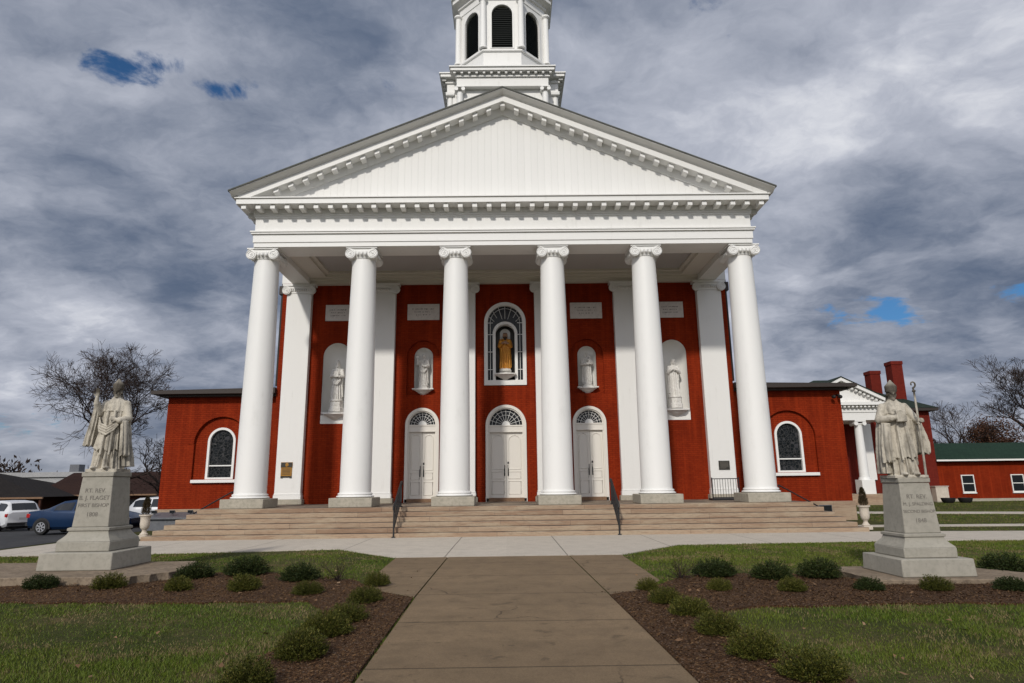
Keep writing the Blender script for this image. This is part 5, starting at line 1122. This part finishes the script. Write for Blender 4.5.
# urns with little conifers
for sx in (-1, 1):
    side = 'left' if sx < 0 else 'right'
    u = thing('urn', 'pale cast stone urn on a pedestal foot at the %s end of the steps' % side, 'urn', (sx * 11.0, -1.1, 0.0), group='urns flanking the steps')
    B().box(-0.17, 0.17, -0.17, 0.17, 0.018, 0.13).build('foot', M['urn'], u, bevel=0.012)
    B().lathe([(0.14, 0.132), (0.15, 0.16), (0.10, 0.20), (0.075, 0.25), (0.085, 0.29), (0.12, 0.315), (0.155, 0.36), (0.17, 0.45), (0.165, 0.55), (0.17, 0.64), (0.20, 0.69), (0.225, 0.70), (0.225, 0.735), (0.19, 0.735), (0.18, 0.69)], n=36).build('bowl', M['urn'], u)
    u.scale = (0.80, 0.80, 1.0)
    rn = np.random.default_rng(20 + sx); Vs = []
    for k in range(700):
        z = rn.uniform(0.0, 1.0); rr = 0.125 * (1 - z) ** 0.75 * (1 + 0.35 * z) + 0.012; a = rn.uniform(0, 6.28); c0_ = np.array([0.2 * rr * math.cos(a), 0.2 * rr * math.sin(a), z * 0.56]); d = np.array([math.cos(a), math.sin(a), 0.9]); d /= np.linalg.norm(d)
        P = c0_ + d * rr * rn.uniform(0.2, 1.05, 9)[:, None]; D = d + rn.normal(size=(9, 3)) * 0.5; D /= np.linalg.norm(D, axis=1, keepdims=True); Vs.append(leaf_quads(P, D, rn.uniform(0.02, 0.045, 9), rn.uniform(0.006, 0.012, 9), rn))
    c = thing('potted_conifer', 'small browning conifer growing in the %s urn' % side, 'plant', (sx * 11.0, -1.1, 0.70), group='conifers in the urns')
    quads('foliage', np.concatenate(Vs), M['conifer'], c); B().tube([(0, 0, -0.03), (0, 0, 0.5)], [0.015, 0.004], 6).build('stem', M['bark'], c)

# ------------------------------------------------------------------ cellar hatch and floodlights
b = thing('cellar_hatch', 'low blue-grey metal hatch against the left wing foundation', 'hatch', (-12.45, 3.52, 0))
B().box(-0.80, 0.80, -0.50, 0.56, 0.0, 0.40).build('curb', M['bluegrey'], b, bevel=0.01)
B().add([(-0.86, -0.60, 0.40), (0.86, -0.60, 0.40), (0.86, 0.56, 0.56), (-0.86, 0.56, 0.56), (-0.86, -0.60, 0.46), (0.86, -0.60, 0.46), (0.86, 0.56, 0.62), (-0.86, 0.56, 0.62)], [(0, 3, 2, 1), (4, 5, 6, 7), (0, 1, 5, 4), (1, 2, 6, 5), (2, 3, 7, 6), (3, 0, 4, 7)]).build('cover', M['bluegrey'], b, bevel=0.01)
def flood(label, loc, s, group=None):
    f = thing('floodlight', label, 'floodlight', loc, rz=PI, group=group, s=s)
    B().box(-0.06, 0.06, -0.06, 0.06, 0.0, 0.03).tube([(0, 0, 0.03), (0, 0, 0.10)], 0.02, 8).build('mount', M['blackplastic'], f)
    B().add([(-0.16, -0.10, 0.09), (0.16, -0.10, 0.09), (0.20, 0.10, 0.07), (-0.20, 0.10, 0.07), (-0.16, -0.10, 0.22), (0.16, -0.10, 0.22), (0.20, 0.10, 0.30), (-0.20, 0.10, 0.30)], [(0, 3, 2, 1), (4, 5, 6, 7), (0, 1, 5, 4), (1, 2, 6, 5), (2, 3, 7, 6), (3, 0, 4, 7)]).build('housing', M['bluegrey'], f, bevel=0.008)
    B().box(-0.18, 0.18, 0.101, 0.108, 0.09, 0.28).build('lens', M['glass'], f)
    B().tube([(-0.17, 0, 0.16), (-0.23, 0, 0.10), (0, 0, 0.055), (0.23, 0, 0.10), (0.17, 0, 0.16)], 0.012, 6).build('bracket', M['blackplastic'], f)
for i, (dx, nm) in enumerate(((-0.62, 'left end'), (0.05, 'middle'), (0.72, 'right end'))): flood('small floodlight on the %s of the cellar hatch' % nm, (-12.45 + dx, 3.30, 0.565), 0.5, 'floodlights on the cellar hatch')
flood('grey box floodlight standing on the right side steps', (10.13, -0.35, 0.43), 1.05)

# ================================================================== NEIGHBOURS, RIGHT
rec = thing('rectory', 'red brick house with white columned portico, green roof and two chimneys', 'house', (23.05, 23.1, 0))
B().box(-4.5, 6.3, 0, 13, 0.0, 6.30).build('wall', M['brick2'], rec, sharp=0)
rm = B(); e = 0.45; x0, x1, y0, y1, zz, rz_ = -4.5 - e, 6.3 + e, -e, 13 + e, 6.32, 9.35; ym = 6.5
rm.add([(x0, y0, zz), (x1, y0, zz), (x1, y1, zz), (x0, y1, zz), (x0 + 6.6, ym, rz_), (x1 - 4.0, ym, rz_)], [(0, 1, 5, 4), (1, 2, 5), (2, 3, 4, 5), (3, 0, 4), (0, 3, 2, 1)])
ro = rm.build('roof', M['greenroofdark'], rec, sharp=0)
B().box(x0 + 0.02, x1 - 0.02, y0 + 0.02, y0 + 0.2, 6.12, 6.315).box(x1 - 0.2, x1 - 0.02, y0 + 0.2, y1, 6.12, 6.315).build('eave', M['fascia'], ro)
for cx, cy, z0, z1, w_ in ((5.0, 4.0, 6.5, 9.6, 0.78), (5.45, 1.9, 6.0, 9.95, 0.80)):
    B().box(cx - w_ / 2, cx + w_ / 2, cy - 0.4, cy + 0.4, z0, z1 - 0.25).box(cx - w_ / 2 - 0.04, cx + w_ / 2 + 0.04, cy - 0.44, cy + 0.44, z1 - 0.248, z1).build('chimney', M['brick2'], rec, sharp=0)
# portico
pt = B().box(-4.3, 1.55, -3.0, -0.002, 5.28, 5.78).box(-4.35, 1.6, -3.05, -0.002, 5.782, 6.15).box(-4.5, 1.75, -3.4, -0.002, 6.222, 6.42)
for i in range(22): x = -4.15 + 5.55 * i / 21; pt.box(x - 0.07, x + 0.07, -3.3, -3.04, 6.08, 6.223)
po = pt.build('portico', M['white'], rec, bevel=0.0)
xm = -1.38; hw = 2.98
B().add([(xm - hw + .2, -3.1, 6.422), (xm + hw - .2, -3.1, 6.422), (xm, -3.1, 7.78), (xm - hw + .2, -0.0, 6.422), (xm + hw - .2, 0, 6.422), (xm, 0, 7.78)], [(0, 1, 2), (5, 4, 3), (0, 2, 5, 3), (1, 4, 5, 2)]).build('tympanum', M['white'], rec, sharp=0)
rk = B()
for sx in (-1, 1):
    rk.rings([[(xm + sx * x, -3.5, 8.02 - 0.50 * x + d) for d in (0.0, -0.22)] + [(xm + sx * x, -2.9, 8.02 - 0.50 * x + d) for d in (-0.22, 0.0)] for x in (0, hw + 0.22)])
    for i in range(1, 12): x = hw * i / 12; rk.box(xm + sx * x - 0.07, xm + sx * x + 0.07, -3.34, -2.98, 7.60 - 0.50 * x, 7.76 - 0.50 * x)
rk.build('raking_cornice', M['white'], rec, sharp=0)
rr = B()
for sx in (-1, 1): rr.rings([[(xm + sx * x, -3.55, 8.025 - 0.50 * x), (xm + sx * x, -3.55, 8.08 - 0.50 * x), (xm + sx * x, 3.0, 8.08 - 0.50 * x), (xm + sx * x, 3.0, 8.025 - 0.50 * x)] for x in (0, hw + 0.26)])
rr.build('portico_roof', M['greenroofdark'], rec, sharp=0)
for i, x in enumerate((-2.6, -0.2)):
    cc = B().lathe([(0.36, 1.52), (0.34, 1.62), (0.30, 1.66), (0.285, 1.8), (0.235, 4.98), (0.27, 5.01), (0.26, 5.08)], (x, -2.65), 28).build('column', M['white'], rec)
    q = B().box(x - 0.36, x + 0.36, -3.0, -2.3, 5.18, 5.278)
    for s2 in (-1, 1): q.rings([[(x + s2 * 0.27 + 0.13 * math.cos(2 * PI * k / 16), yy, 5.07 + 0.13 * math.sin(2 * PI * k / 16)) for k in range(16)] for yy in (-2.98, -2.32)])
    q.build('capital', M['white'], cc); B().box(x - 0.42, x + 0.42, -3.07, -2.23, 0.62, 1.518).build('plinth', M['white'], cc, bevel=0.02)
for x in (-4.3, 1.62): B().box(x - 0.42, x + 0.42, -0.12, 0.01, 1.5, 5.278).build('pilaster', M['white'], rec)
B().box(-4.3, 1.6, -3.4, -0.002, 0.0, 0.62).build('porch_floor', M['foundation'], rec, bevel=0.02)
for k in range(3): B().box(-2.8, 0.1, -3.4 - 0.32 * (k + 1), -3.402 - 0.32 * k, 0, 0.48 - 0.16 * k).build('step', M['foundation'], rec)
d = B().plate(rect(-1.98, -0.78, 0.64, 3.9), [rect(-1.86, -0.90, 0.66, 3.1)], -0.1, 0.01).build('door_frame', M['white'], rec, sharp=0)
B().box(-1.86, -0.90, -0.03, 0.005, 0.66, 3.1).build('door', M['louver'], d)
for x, z in ((-3.1, 1.5),):
    wf = B().plate(rect(x - 0.55, x + 0.55, z - 0.02, z + 1.75), [rect(x - 0.44, x + 0.44, z + 0.08, z + 1.65)], -0.05, 0.01).box(x - 0.44, x + 0.44, -0.03, 0.0, z + 0.85, z + 0.90).build('window', M['white'], rec, sharp=0)
    B().box(x - 0.44, x + 0.44, -0.012, -0.004, z + 0.08, z + 1.65).build('pane', M['glass'], wf)
for sx, x in ((-1, -2.9), (1, 1.35)):
    B().tube([(x, -3.3, 1.5), (x + sx * -0.1, -3.9, 1.15), (x, -4.5, 0.85)], 0.03, 8).tube([(x, -4.5, 0.0), (x, -4.5, 0.85)], 0.03, 8).tube([(x, -3.35, 0.6), (x, -3.3, 1.5)], 0.03, 8).build('stair_rail', M['iron'], rec)
# small white figure beside the porch, on a base
F = Fig(71); F.cloth([(0.0, 0.2, 0.18, 0, 0), (0.5, 0.17, 0.15, 0, 0), (1.1, 0.19, 0.13, 0, 0), (1.28, 0.17, 0.11, 0, 0), (1.38, 0.06, 0.06, 0, 0.02)], 0.03, (10, 15)); F.limb([(-0.19, 0, 1.25), (-0.25, -0.05, 1.0), (-0.06, -0.2, 1.1)], [0.08, 0.07, 0.035]); F.limb([(0.19, 0, 1.25), (0.25, -0.05, 1.0), (0.06, -0.2, 1.1)], [0.08, 0.07, 0.035])
F.hand((-0.06, -0.2, 1.1), (0.4, -0.2, 1), (1, 0, -0.2), 1, 0.1); F.hand((0.06, -0.2, 1.1), (-0.4, -0.2, 1), (-1, 0, -0.2), -1, 0.1); F.head((0, -0.02, 1.475), 0, 0.1, hair=0.14)
o = thing('garden_statue', 'small white garden statue by the rectory porch', 'statue', (24.3, 18.2, 0.0), s=0.95); put_mesh('figure', F.fuse(0.016, 2), M['statuewhite'], o).location = (0, 0, 0.75)
B().box(-0.3, 0.3, -0.3, 0.3, 0, 0.62).box(-0.24, 0.24, -0.24, 0.24, 0.622, 0.76).build('base', M['statuewhite'], o, bevel=0.02)

an = thing('annex', 'long low red brick annex with a green roof and small white windows', 'building', (29.3, 23.4, 0))
B().box(0.02, 26, 0, 8, 0.18, 2.62).build('wall', M['brick'], an, sharp=0)
B().box(0.0, 26.03, -0.03, 8.03, -0.1, 0.178).build('foundation', M['plinth'], an)
rm = B().add([(-0.0, -0.4, 2.70), (26.4, -0.4, 2.70), (26.4, 4, 4.05), (0.0, 4, 4.05), (26.4, 8.4, 2.70), (0.0, 8.4, 2.70), (0.0, -0.4, 2.78), (26.4, -0.4, 2.78), (26.4, 4, 4.13), (0, 4, 4.13), (26.4, 8.4, 2.78), (0, 8.4, 2.78)], [(6, 7, 8, 9), (9, 8, 10, 11), (0, 3, 2, 1), (3, 5, 4, 2), (0, 1, 7, 6), (5, 11, 10, 4), (1, 2, 8, 7), (2, 4, 10, 8)])
rm.build('roof', M['greenroof'], an, sharp=0)
B().box(0, 26.4, -0.46, -0.404, 2.68, 2.79).build('gutter', M['plaster'], an)
B().add([(26.0, 0.0, 2.62), (26.0, 8, 2.62), (26.0, 4, 4.0)], [(0, 1, 2)]).build('gable', M['brick'], an, sharp=0)
for i in range(7):
    x = 2.2 + 3.42 * i
    wf = B().plate(rect(x - 0.44, x + 0.44, 0.58, 1.76), [rect(x - 0.38, x + 0.38, 0.65, 1.70)], -0.05, 0.01).box(x - 0.40, x + 0.40, -0.04, 0, 1.15, 1.20).box(x - 0.47, x + 0.47, -0.08, 0.0, 0.51, 0.577).build('window', M['plaster'], an, sharp=0)
    B().box(x - 0.38, x + 0.38, -0.015, -0.006, 0.65, 1.70).build('pane', M['glass'], wf)
o = thing('utility_box', 'pale utility cabinet where the rectory meets the annex', 'cabinet', (28.9, 22.5, 0)); B().box(-0.42, 0.42, -0.25, 0.25, 0.05, 1.0).build('housing', M['urn'], o, bevel=0.02); B().box(-0.46, 0.46, -0.29, 0.29, 1.002, 1.05).build('lid', M['urn'], o, bevel=0.01); B().box(-0.5, 0.5, -0.32, 0.32, -0.05, 0.05).build('base', M['plinth'], o)
for i, (x, nm) in enumerate(((28.7, 'left'), (29.8, 'right'))):
    o = thing('planter', 'round black planter pot on the lawn before the annex, %s of two' % nm, 'planter', (x - 0.6, 20.6, 0), group='black planters by the annex', s=0.8)
    B().lathe([(0.30, 0.0), (0.44, 0.12), (0.50, 0.32), (0.52, 0.40), (0.46, 0.40), (0.42, 0.30)], n=28).build('pot', M['blackplastic'], o)
    B().lathe([(0.45, 0.28), (0.02, 0.36)], n=24).build('soil', M['mulch'], o)

# ================================================================== NEIGHBOURS, LEFT
h_ = thing('bungalow', 'long low dark house with a broad brown hip roof and porch', 'house', (-46, 40, -1.6))
B().box(-14, 2.5, 0, 10, 0, 2.45).build('wall', M['brickdark'], h_, sharp=0)
B().add([(-15, -1.6, 2.5), (4.2, -1.6, 2.5), (4.2, 11, 2.5), (-15, 11, 2.5), (-12, 4.7, 5.0), (-6.0, 4.7, 5.0)], [(0, 1, 5, 4), (1, 2, 5), (2, 3, 4, 5), (3, 0, 4), (0, 3, 2, 1)]).build('roof', M['brownroof'], h_, sharp=0)
B().box(-15.02, 4.22, -1.64, -1.5, 2.34, 2.50).build('eave', M['wood'], h_)
for x in (-12, -8.5, -5, -1.5, 1.5, 3.9): B().box(x - 0.09, x + 0.09, -1.45, -1.27, 0, 2.34).build('post', M['brickdark'], h_)
for x in (-11, -6.5, -2.6): 
    wf = B().plate(rect(x - 0.8, x + 0.8, 0.8, 2.1), [rect(x - 0.7, x + 0.7, 0.9, 2.0)], -0.05, 0.01).build('window', M['fascia'], h_, sharp=0); B().box(x - 0.7, x + 0.7, -0.02, -0.005, 0.9, 2.0).build('pane', M['glass'], wf)
B().box(0.4, 1.3, -0.04, 0.01, 0.05, 2.1).build('door', M['fascia'], h_)
h2 = thing('brown_house', 'dark rust-roofed house behind the parked cars on the left', 'house', (-38.2, 44, -1.5))
B().box(-7.5, 9, 0, 9, 0, 2.5).build('wall', M['brickdark'], h2, sharp=0)
B().add([(-8.0, -0.7, 2.5), (9.6, -0.7, 2.5), (9.6, 4.5, 4.75), (-7.7, 4.5, 4.75), (9.6, 9.7, 2.5), (-8.0, 9.7, 2.5)], [(0, 1, 2, 3), (3, 2, 4, 5), (0, 3, 5), (1, 4, 2), (0, 5, 4, 1)]).build('roof', M['rustroof'], h2, sharp=0)
B().box(-8.0, 9.6, -0.76, -0.70, 2.38, 2.52).build('gutter', M['wood'], h2)
for x in (-5.5, -2.4, 1.2, 4.6):
    wf = B().plate(rect(x - 0.6, x + 0.6, 0.8, 2.0), [rect(x - 0.5, x + 0.5, 0.9, 1.9)], -0.05, 0.01).build('window', M['fascia'], h2, sharp=0); B().box(x - 0.5, x + 0.5, -0.02, -0.005, 0.9, 1.9).build('pane', M['glass'], wf)
h3 = thing('flat_roofed_hall', 'pale flat-roofed hall rising behind the dark house at left', 'building', (-57.5, 62, -1.6))
B().box(-14, 3.8, 0, 10, 0, 4.7).build('wall', M['paleroof'], h3, sharp=0); B().box(-14.2, 4.0, -0.25, 10.2, 4.702, 5.3).build('parapet', M['paleroof'], h3); B().box(0.8, 2.0, 2, 3.2, 5.302, 6.3).build('roof_unit', M['bluegrey'], h3)
for x in (-11, -7, -3, 1): 
    B().box(x - 0.9, x + 0.9, -0.03, 0.01, 1.2, 2.6).build('window', M['glass'], h3)

# ------------------------------------------------------------------ cars
def car(label, stations, paint, loc, rz, wheels, glass_x, r=0.32, w_=0.9, cat='car', suv=False):
    c = thing('parked_' + ('suv' if suv else 'car'), label, cat, loc, rz, 'cars parked left of the church')
    fine = []; xs = [s[0] for s in stations]
    X_ = sorted(set(list(np.linspace(xs[0], xs[-1], 41)) + xs)); A = [np.interp(X_, xs, [s[i] for s in stations]) for i in range(1, 6)]
    ring = []
    for i, x in enumerate(X_):
        zb, zm, zt_, wb, wr = [a[i] for a in A]
        half = [(0.0, zb), (wb * 0.86, zb), (wb * 0.97, zb + 0.10), (wb, zb + (zm - zb) * 0.45), (wb * 0.99, zm - 0.10), (wb * 0.955, zm), (wr, max(zt_ - 0.07, zm + 0.005)), (wr * 0.86, max(zt_ - 0.012, zm + 0.01)), (0.0, max(zt_, zm + 0.015))]
        ring.append([(x, -y, z) for y, z in half] + [(x, y, z) for y, z in reversed(half[1:-1])])
    body = B().rings(ring).build('body', paint, c, sharp=28)
    def at(x): return [float(np.interp(x, xs, [s[i] for s in stations])) for i in range(1, 6)]
    def side(x, u, sy, off):
        zb, zm, zt_, wb, wr = at(x); z1 = max(zt_ - 0.07, zm + 0.005); return (x, sy * (wb * 0.955 + (wr - wb * 0.955) * u + off), zm + (z1 - zm) * u + 0.0)
    for sy in (-1, 1):
        for a, b in glass_x['side']:
            mb = B(); n = 8; top = [side(a + (b - a) * k / n, 0.90, sy, 0.008) for k in range(n + 1)]; bot = [side(a + (b - a) * k / n, 0.10, sy, 0.008) for k in range(n + 1)]
            mb.rings([bot, top], closed=False, caps=False); mb.build('side_window', M['carglass'], c, sharp=0)
    for nm, (a, b) in (('windscreen', glass_x['front']), ('rear_window', glass_x['rear'])):
        mb = B(); rows = []
        for k in range(7):
            x = a + (b - a) * k / 6; zb, zm, zt_, wb, wr = at(x); rows.append([(x + (0.006 if nm == 'windscreen' else -0.006), q * wr * 0.84, max(zt_, zm + 0.015) + 0.010 - 0.012 * abs(q)) for q in (-1, -0.5, 0, 0.5, 1)])
        mb.rings(rows, closed=False, caps=False).build(nm, M['carglass'], c, sharp=0)
    for x in wheels:
        for sy in (-1, 1):
            yo = at(x)[3]; wy = sy * (yo - 0.10)
            B().plate([(x + (r + 0.07) * math.cos(PI * k / 16), r + (r + 0.07) * math.sin(PI * k / 16)) for k in range(17)] + [(x - r - 0.07, 0.24), (x + r + 0.07, 0.24)], [], sy * (yo + 0.004), sy * (yo - 0.1)).build('wheel_arch', M['blackplastic'], c, sharp=0)
            mp = lambda p: [(x + rr_ * math.cos(2 * PI * k / 28), wy + sy * d, r + rr_ * math.sin(2 * PI * k / 28)) for rr_, d in p for k in range(28)]
            pr = [(r * 0.62, 0.125), (r * 0.92, 0.13), (r, 0.09), (r, -0.09), (r * 0.9, -0.12)]
            t_ = B(); t_.rings([[(x + rr_ * math.cos(2 * PI * k / 28), wy + sy * d, r + rr_ * math.sin(2 * PI * k / 28)) for k in range(28)] for rr_, d in pr]); wo = t_.build('wheel', M['tyre'], c)
            rm_ = B(); n = 7
            for k in range(n):
                a = 2 * PI * k / n; da = 0.16
                rm_.add([(x + q * r * math.cos(a + e_), wy + sy * d, r + q * r * math.sin(a + e_)) for q, e_, d in ((0.12, -0.6, 0.14), (0.60, -da, 0.138), (0.60, da, 0.138), (0.12, 0.6, 0.14))], [(0, 1, 2, 3)])
            rm_.rings([[(x + q * r * math.cos(2 * PI * k / 28), wy + sy * d, r + q * r * math.sin(2 * PI * k / 28)) for k in range(28)] for q, d in ((0.56, 0.128), (0.57, 0.142), (0.64, 0.142), (0.65, 0.128))], caps=False)
            rm_.build('rim', M['rim'], wo, sharp=0)
    xr, xf = xs[0], xs[-1]
    for sy in (-1, 1):
        xa = xr + 0.10; zb, zm, zt_, wb, wr = at(xa); zz = zm - 0.18
        B().box(xa - 0.09, xa + 0.10, min(sy * wb * 0.62, sy * (wb + 0.006)), max(sy * wb * 0.62, sy * (wb + 0.006)), zz - 0.07, zz + 0.10).build('tail_light', M['lampred'], c, bevel=0.015)
        xa = xf - 0.14; zb, zm, zt_, wb, wr = at(xa); zz = zm - 0.10
        B().box(xa - 0.16, xa + 0.10, min(sy * wb * 0.62, sy * (wb + 0.004)), max(sy * wb * 0.62, sy * (wb + 0.004)), zz - 0.06, zz + 0.05).build('headlight', M['lampclear'], c, bevel=0.015)
        B().box(0.55 if not suv else 0.75, 0.72 if not suv else 0.92, min(sy * 0.93, sy * 1.08), max(sy * 0.93, sy * 1.08), 0.93 if not suv else 1.05, 1.05 if not suv else 1.19).build('mirror', paint, c, bevel=0.03)
    zb = at(xr + 0.06)[0]; B().box(xr - 0.004, xr + 0.05, -0.26, 0.26, 0.66, 0.78).build('number_plate', M['paleroof'], c); B().box(xr - 0.03, xr + 0.12, -0.78, 0.78, zb + 0.02, zb + 0.16).build('bumper', M['blackplastic'], c, bevel=0.02)
    B().box(xr + 0.2, xf - 0.2, -0.72, 0.72, 0.17, 0.26).build('underbody', M['blackplastic'], c)
    return c
SED = [(-2.36, 0.46, 0.80, 0.82, 0.70, 0.62), (-2.28, 0.30, 0.96, 0.99, 0.80, 0.70), (-1.75, 0.22, 1.00, 1.05, 0.89, 0.72), (-1.50, 0.22, 1.00, 1.10, 0.90, 0.70), (-0.85, 0.22, 0.98, 1.40, 0.905, 0.60), (-0.30, 0.22, 0.96, 1.46, 0.905, 0.60), (0.30, 0.22, 0.95, 1.44, 0.905, 0.60), (0.55, 0.22, 0.94, 1.36, 0.905, 0.62), (1.25, 0.22, 0.92, 0.99, 0.90, 0.72), (1.75, 0.22, 0.84, 0.88, 0.88, 0.70), (2.20, 0.26, 0.72, 0.75, 0.80, 0.62), (2.36, 0.42, 0.62, 0.64, 0.66, 0.5)]
SG = {'side': [(-1.12, -0.28), (-0.20, 0.84)], 'front': (1.20, 0.58), 'rear': (-1.48, -0.88)}
SUVS = [(-2.30, 0.50, 0.98, 1.06, 0.80, 0.70), (-2.24, 0.36, 1.06, 1.14, 0.87, 0.74), (-1.95, 0.28, 1.08, 1.52, 0.91, 0.68), (-1.75, 0.26, 1.08, 1.62, 0.92, 0.66), (-0.8, 0.26, 1.06, 1.68, 0.92, 0.66), (0.2, 0.26, 1.05, 1.66, 0.92, 0.66), (0.50, 0.26, 1.04, 1.58, 0.92, 0.67), (1.15, 0.26, 1.03, 1.12, 0.91, 0.74), (1.75, 0.26, 0.96, 1.01, 0.89, 0.72), (2.15, 0.30, 0.84, 0.88, 0.84, 0.66), (2.30, 0.45, 0.72, 0.75, 0.72, 0.55)]
UG = {'side': [(-1.92, -1.05), (-0.98, -0.08), (0.0, 0.88)], 'front': (1.12, 0.52), 'rear': (-2.22, -1.94)}
tz = lambda x, y: float(terrain(np.array(x), np.array(y))) + 0.008
bl = car('dark blue sedan parked side-on behind the left pedestal', SED, M['carblue'], (-18.08, 7.45, tz(-18.08, 7.45)), 0.03, (-1.55, 1.42), SG)
car('white suv seen from its rear corner at the left edge', SUVS, M['carwhite'], (-28.3, 16.2, tz(-28.3, 16.2)), R(150), (-1.42, 1.40), UG, 0.35, suv=True, cat='suv')
car('small white car between the white suv and the blue sedan', SED, M['carwhite'], (-31.2, 20.0, tz(-31.2, 20.0)), R(-8), (-1.5, 1.42), SG)
sv = car('silver-white suv half hidden between the left pedestal and the brick wing', SUVS, M['carsilver'], (-17.0, 12.9, tz(-17.0, 12.9)), 0.0, (-1.42, 1.40), UG, 0.35, suv=True, cat='suv')

sv.scale = (0.95, 0.95, 0.90); bl.scale = (0.90, 0.95, 0.97)
# ------------------------------------------------------------------ trees
def bare_tree(label, loc, h, seed, spread=0.55, levels=6, trunk_h=0.22, r0=0.24, group=None, leaves=None, forks=(2, 3), droop=0.0, lean=(0, 0), width=None, thick=1.0):
    rn = random.Random(seed); o = thing('bare_tree' if not leaves else 'leafy_tree', label, 'tree', loc, group=group); tk = B(); cr = B(); tips = []
    L0 = h * trunk_h; d0 = Vector((lean[0], lean[1], 1)).normalized()
    top = d0 * L0; tk.tube([(0, 0, -0.3), (0, 0, 0), tuple(top * 0.35 + Vector((0.05, 0, 0))), tuple(top)], [r0 * 1.5, r0 * 1.2, r0, r0 * 0.88], 10)
    def grow(p, d, L, r, lv):
        n = 3 if lv > 1 else 2; pts = [p]; rad = [r]
        for k in range(n):
            d = (d + Vector((rn.uniform(-1, 1), rn.uniform(-1, 1), rn.uniform(-0.6, 0.8))) * (0.16 + 0.03 * (levels - lv)) + Vector((0, 0, 0.10 - droop * (levels - lv)))).normalized(); pts.append(pts[-1] + d * L / n); rad.append(r * (1 - 0.30 * (k + 1) / n))
        cr.tube(pts, [max(q * thick, 0.010 * thick) for q in rad], 6 if lv > 3 else (4 if lv > 1 else 3), caps=False)
        if lv == 0: tips.append((pts[-1], d)); return
        nf = rn.choice(forks) if lv < levels else 4
        for k in range(nf):
            ax = Vector((rn.gauss(0, 1), rn.gauss(0, 1), rn.gauss(0, 0.55))); ax = (ax - d * ax.dot(d)); ax = ax.normalized() if ax.length > 1e-3 else d.orthogonal()
            nd = (d * rn.uniform(0.6, 1.0) + ax * rn.uniform(spread * 0.7, spread * 1.35)).normalized(); grow(pts[-1], nd, L * rn.uniform(0.66, 0.86), rad[-1] * rn.uniform(0.58, 0.78), lv - 1)
        if lv > 1:
            for q in range(1, n):
                if rn.random() < 0.75:
                    ax = Vector((rn.gauss(0, 1), rn.gauss(0, 1), rn.gauss(0, 0.5))).normalized(); grow(pts[q], (d * 0.5 + ax * 0.8).normalized(), L * rn.uniform(0.45, 0.65), rad[q] * 0.45, max(lv - 2, 0))
    grow(top, d0, h * 0.17, r0 * 0.9, levels)
    zmax = max(v[2] for v in cr.v); k = (h - L0) / max(zmax - L0, 0.1)
    kx = k
    if width:
        q = sorted(v[0] for v in cr.v); kx = width / (q[int(len(q) * 0.99)] - q[int(len(q) * 0.01)])
    cr.v = [(top.x + (x - top.x) * kx, top.y + (y - top.y) * kx, L0 + (z - L0) * k) for x, y, z in cr.v]
    tk.build('trunk', M['bark'], o); cr.build('crown', M['bark'], o, sharp=0)
    if leaves:
        rn2 = np.random.default_rng(seed); Vs = []
        mid = Vector((top.x, top.y, L0 + (h - L0) * 0.5)); lim = (width or h * 0.7) * 0.5
        for p, d in tips:
            if math.hypot((p.x - top.x) * kx, (p.y - top.y) * kx) > lim: continue
            c = np.array([top.x + (p.x - top.x) * kx, top.y + (p.y - top.y) * kx, L0 + (p.z - L0) * k]); m = leaves[1]
            P = c + rn2.normal(size=(m, 3)) * leaves[2]; D = rn2.normal(size=(m, 3)); D /= np.linalg.norm(D, axis=1, keepdims=True); Vs.append(leaf_quads(P, D, rn2.uniform(0.12, 0.26, m), rn2.uniform(0.07, 0.15, m), rn2))
        quads('leaves', np.concatenate(Vs), M[leaves[0]], o)
    return o
bare_tree('large spreading leafless tree behind the left bishop statue', (-26.8, 24, -0.9), 13.4, 18, 0.55, 7, 0.14, 0.34, forks=(3, 3), droop=0.02, width=7.4, thick=0.8)
bare_tree('smaller leafless tree low behind the left pedestal', (-26.5, 29, -1.0), 6.6, 15, 0.7, 5, 0.18, 0.16)
bare_tree('tall leafless tree cut by the right edge, behind the annex', (55.3, 46, 0), 14.6, 21, 0.45, 7, 0.24, 0.26, lean=(-0.03, 0), width=7.2)
bare_tree('smaller leafless tree rising over the annex roof beside the rectory', (46.4, 46, 0), 9.6, 30, 0.5, 6, 0.22, 0.18, width=6.0)
bare_tree('tree with rusty brown leaves behind the annex roof', (49.8, 45, 0), 7.1, 41, 0.6, 4, 0.25, 0.2, leaves=('oakleaf', 80, 0.45))
bare_tree('dark evergreen tree at the far left behind the low house', (-70.5, 58, -1.1), 8.8, 52, 0.5, 5, 0.2, 0.3, leaves=('evergreen', 220, 0.9), width=7.5)
# tree line far beyond everything, read as one mass
rn = np.random.default_rng(77); Vs = []
for k in range(900):
    a = rn.uniform(-1.1, 1.1); d = rn.uniform(190, 240); c = np.array([math.sin(a) * d, math.cos(a) * d, rn.uniform(-1, 7) + 2.5 * math.sin(a * 23) + 1.5 * math.sin(a * 61)])
    m = 26; P = c + rn.normal(size=(m, 3)) * np.array([2.2, 2.2, 1.6]); D = rn.normal(size=(m, 3)) * 0.6 + np.array([0, 0, 0.5]); D /= np.linalg.norm(D, axis=1, keepdims=True); Vs.append(leaf_quads(P, D, rn.uniform(1.0, 2.2, m), rn.uniform(0.3, 0.8, m), rn))
tag(quads('far_wood', np.concatenate(Vs), M['bark']), kind='stuff')
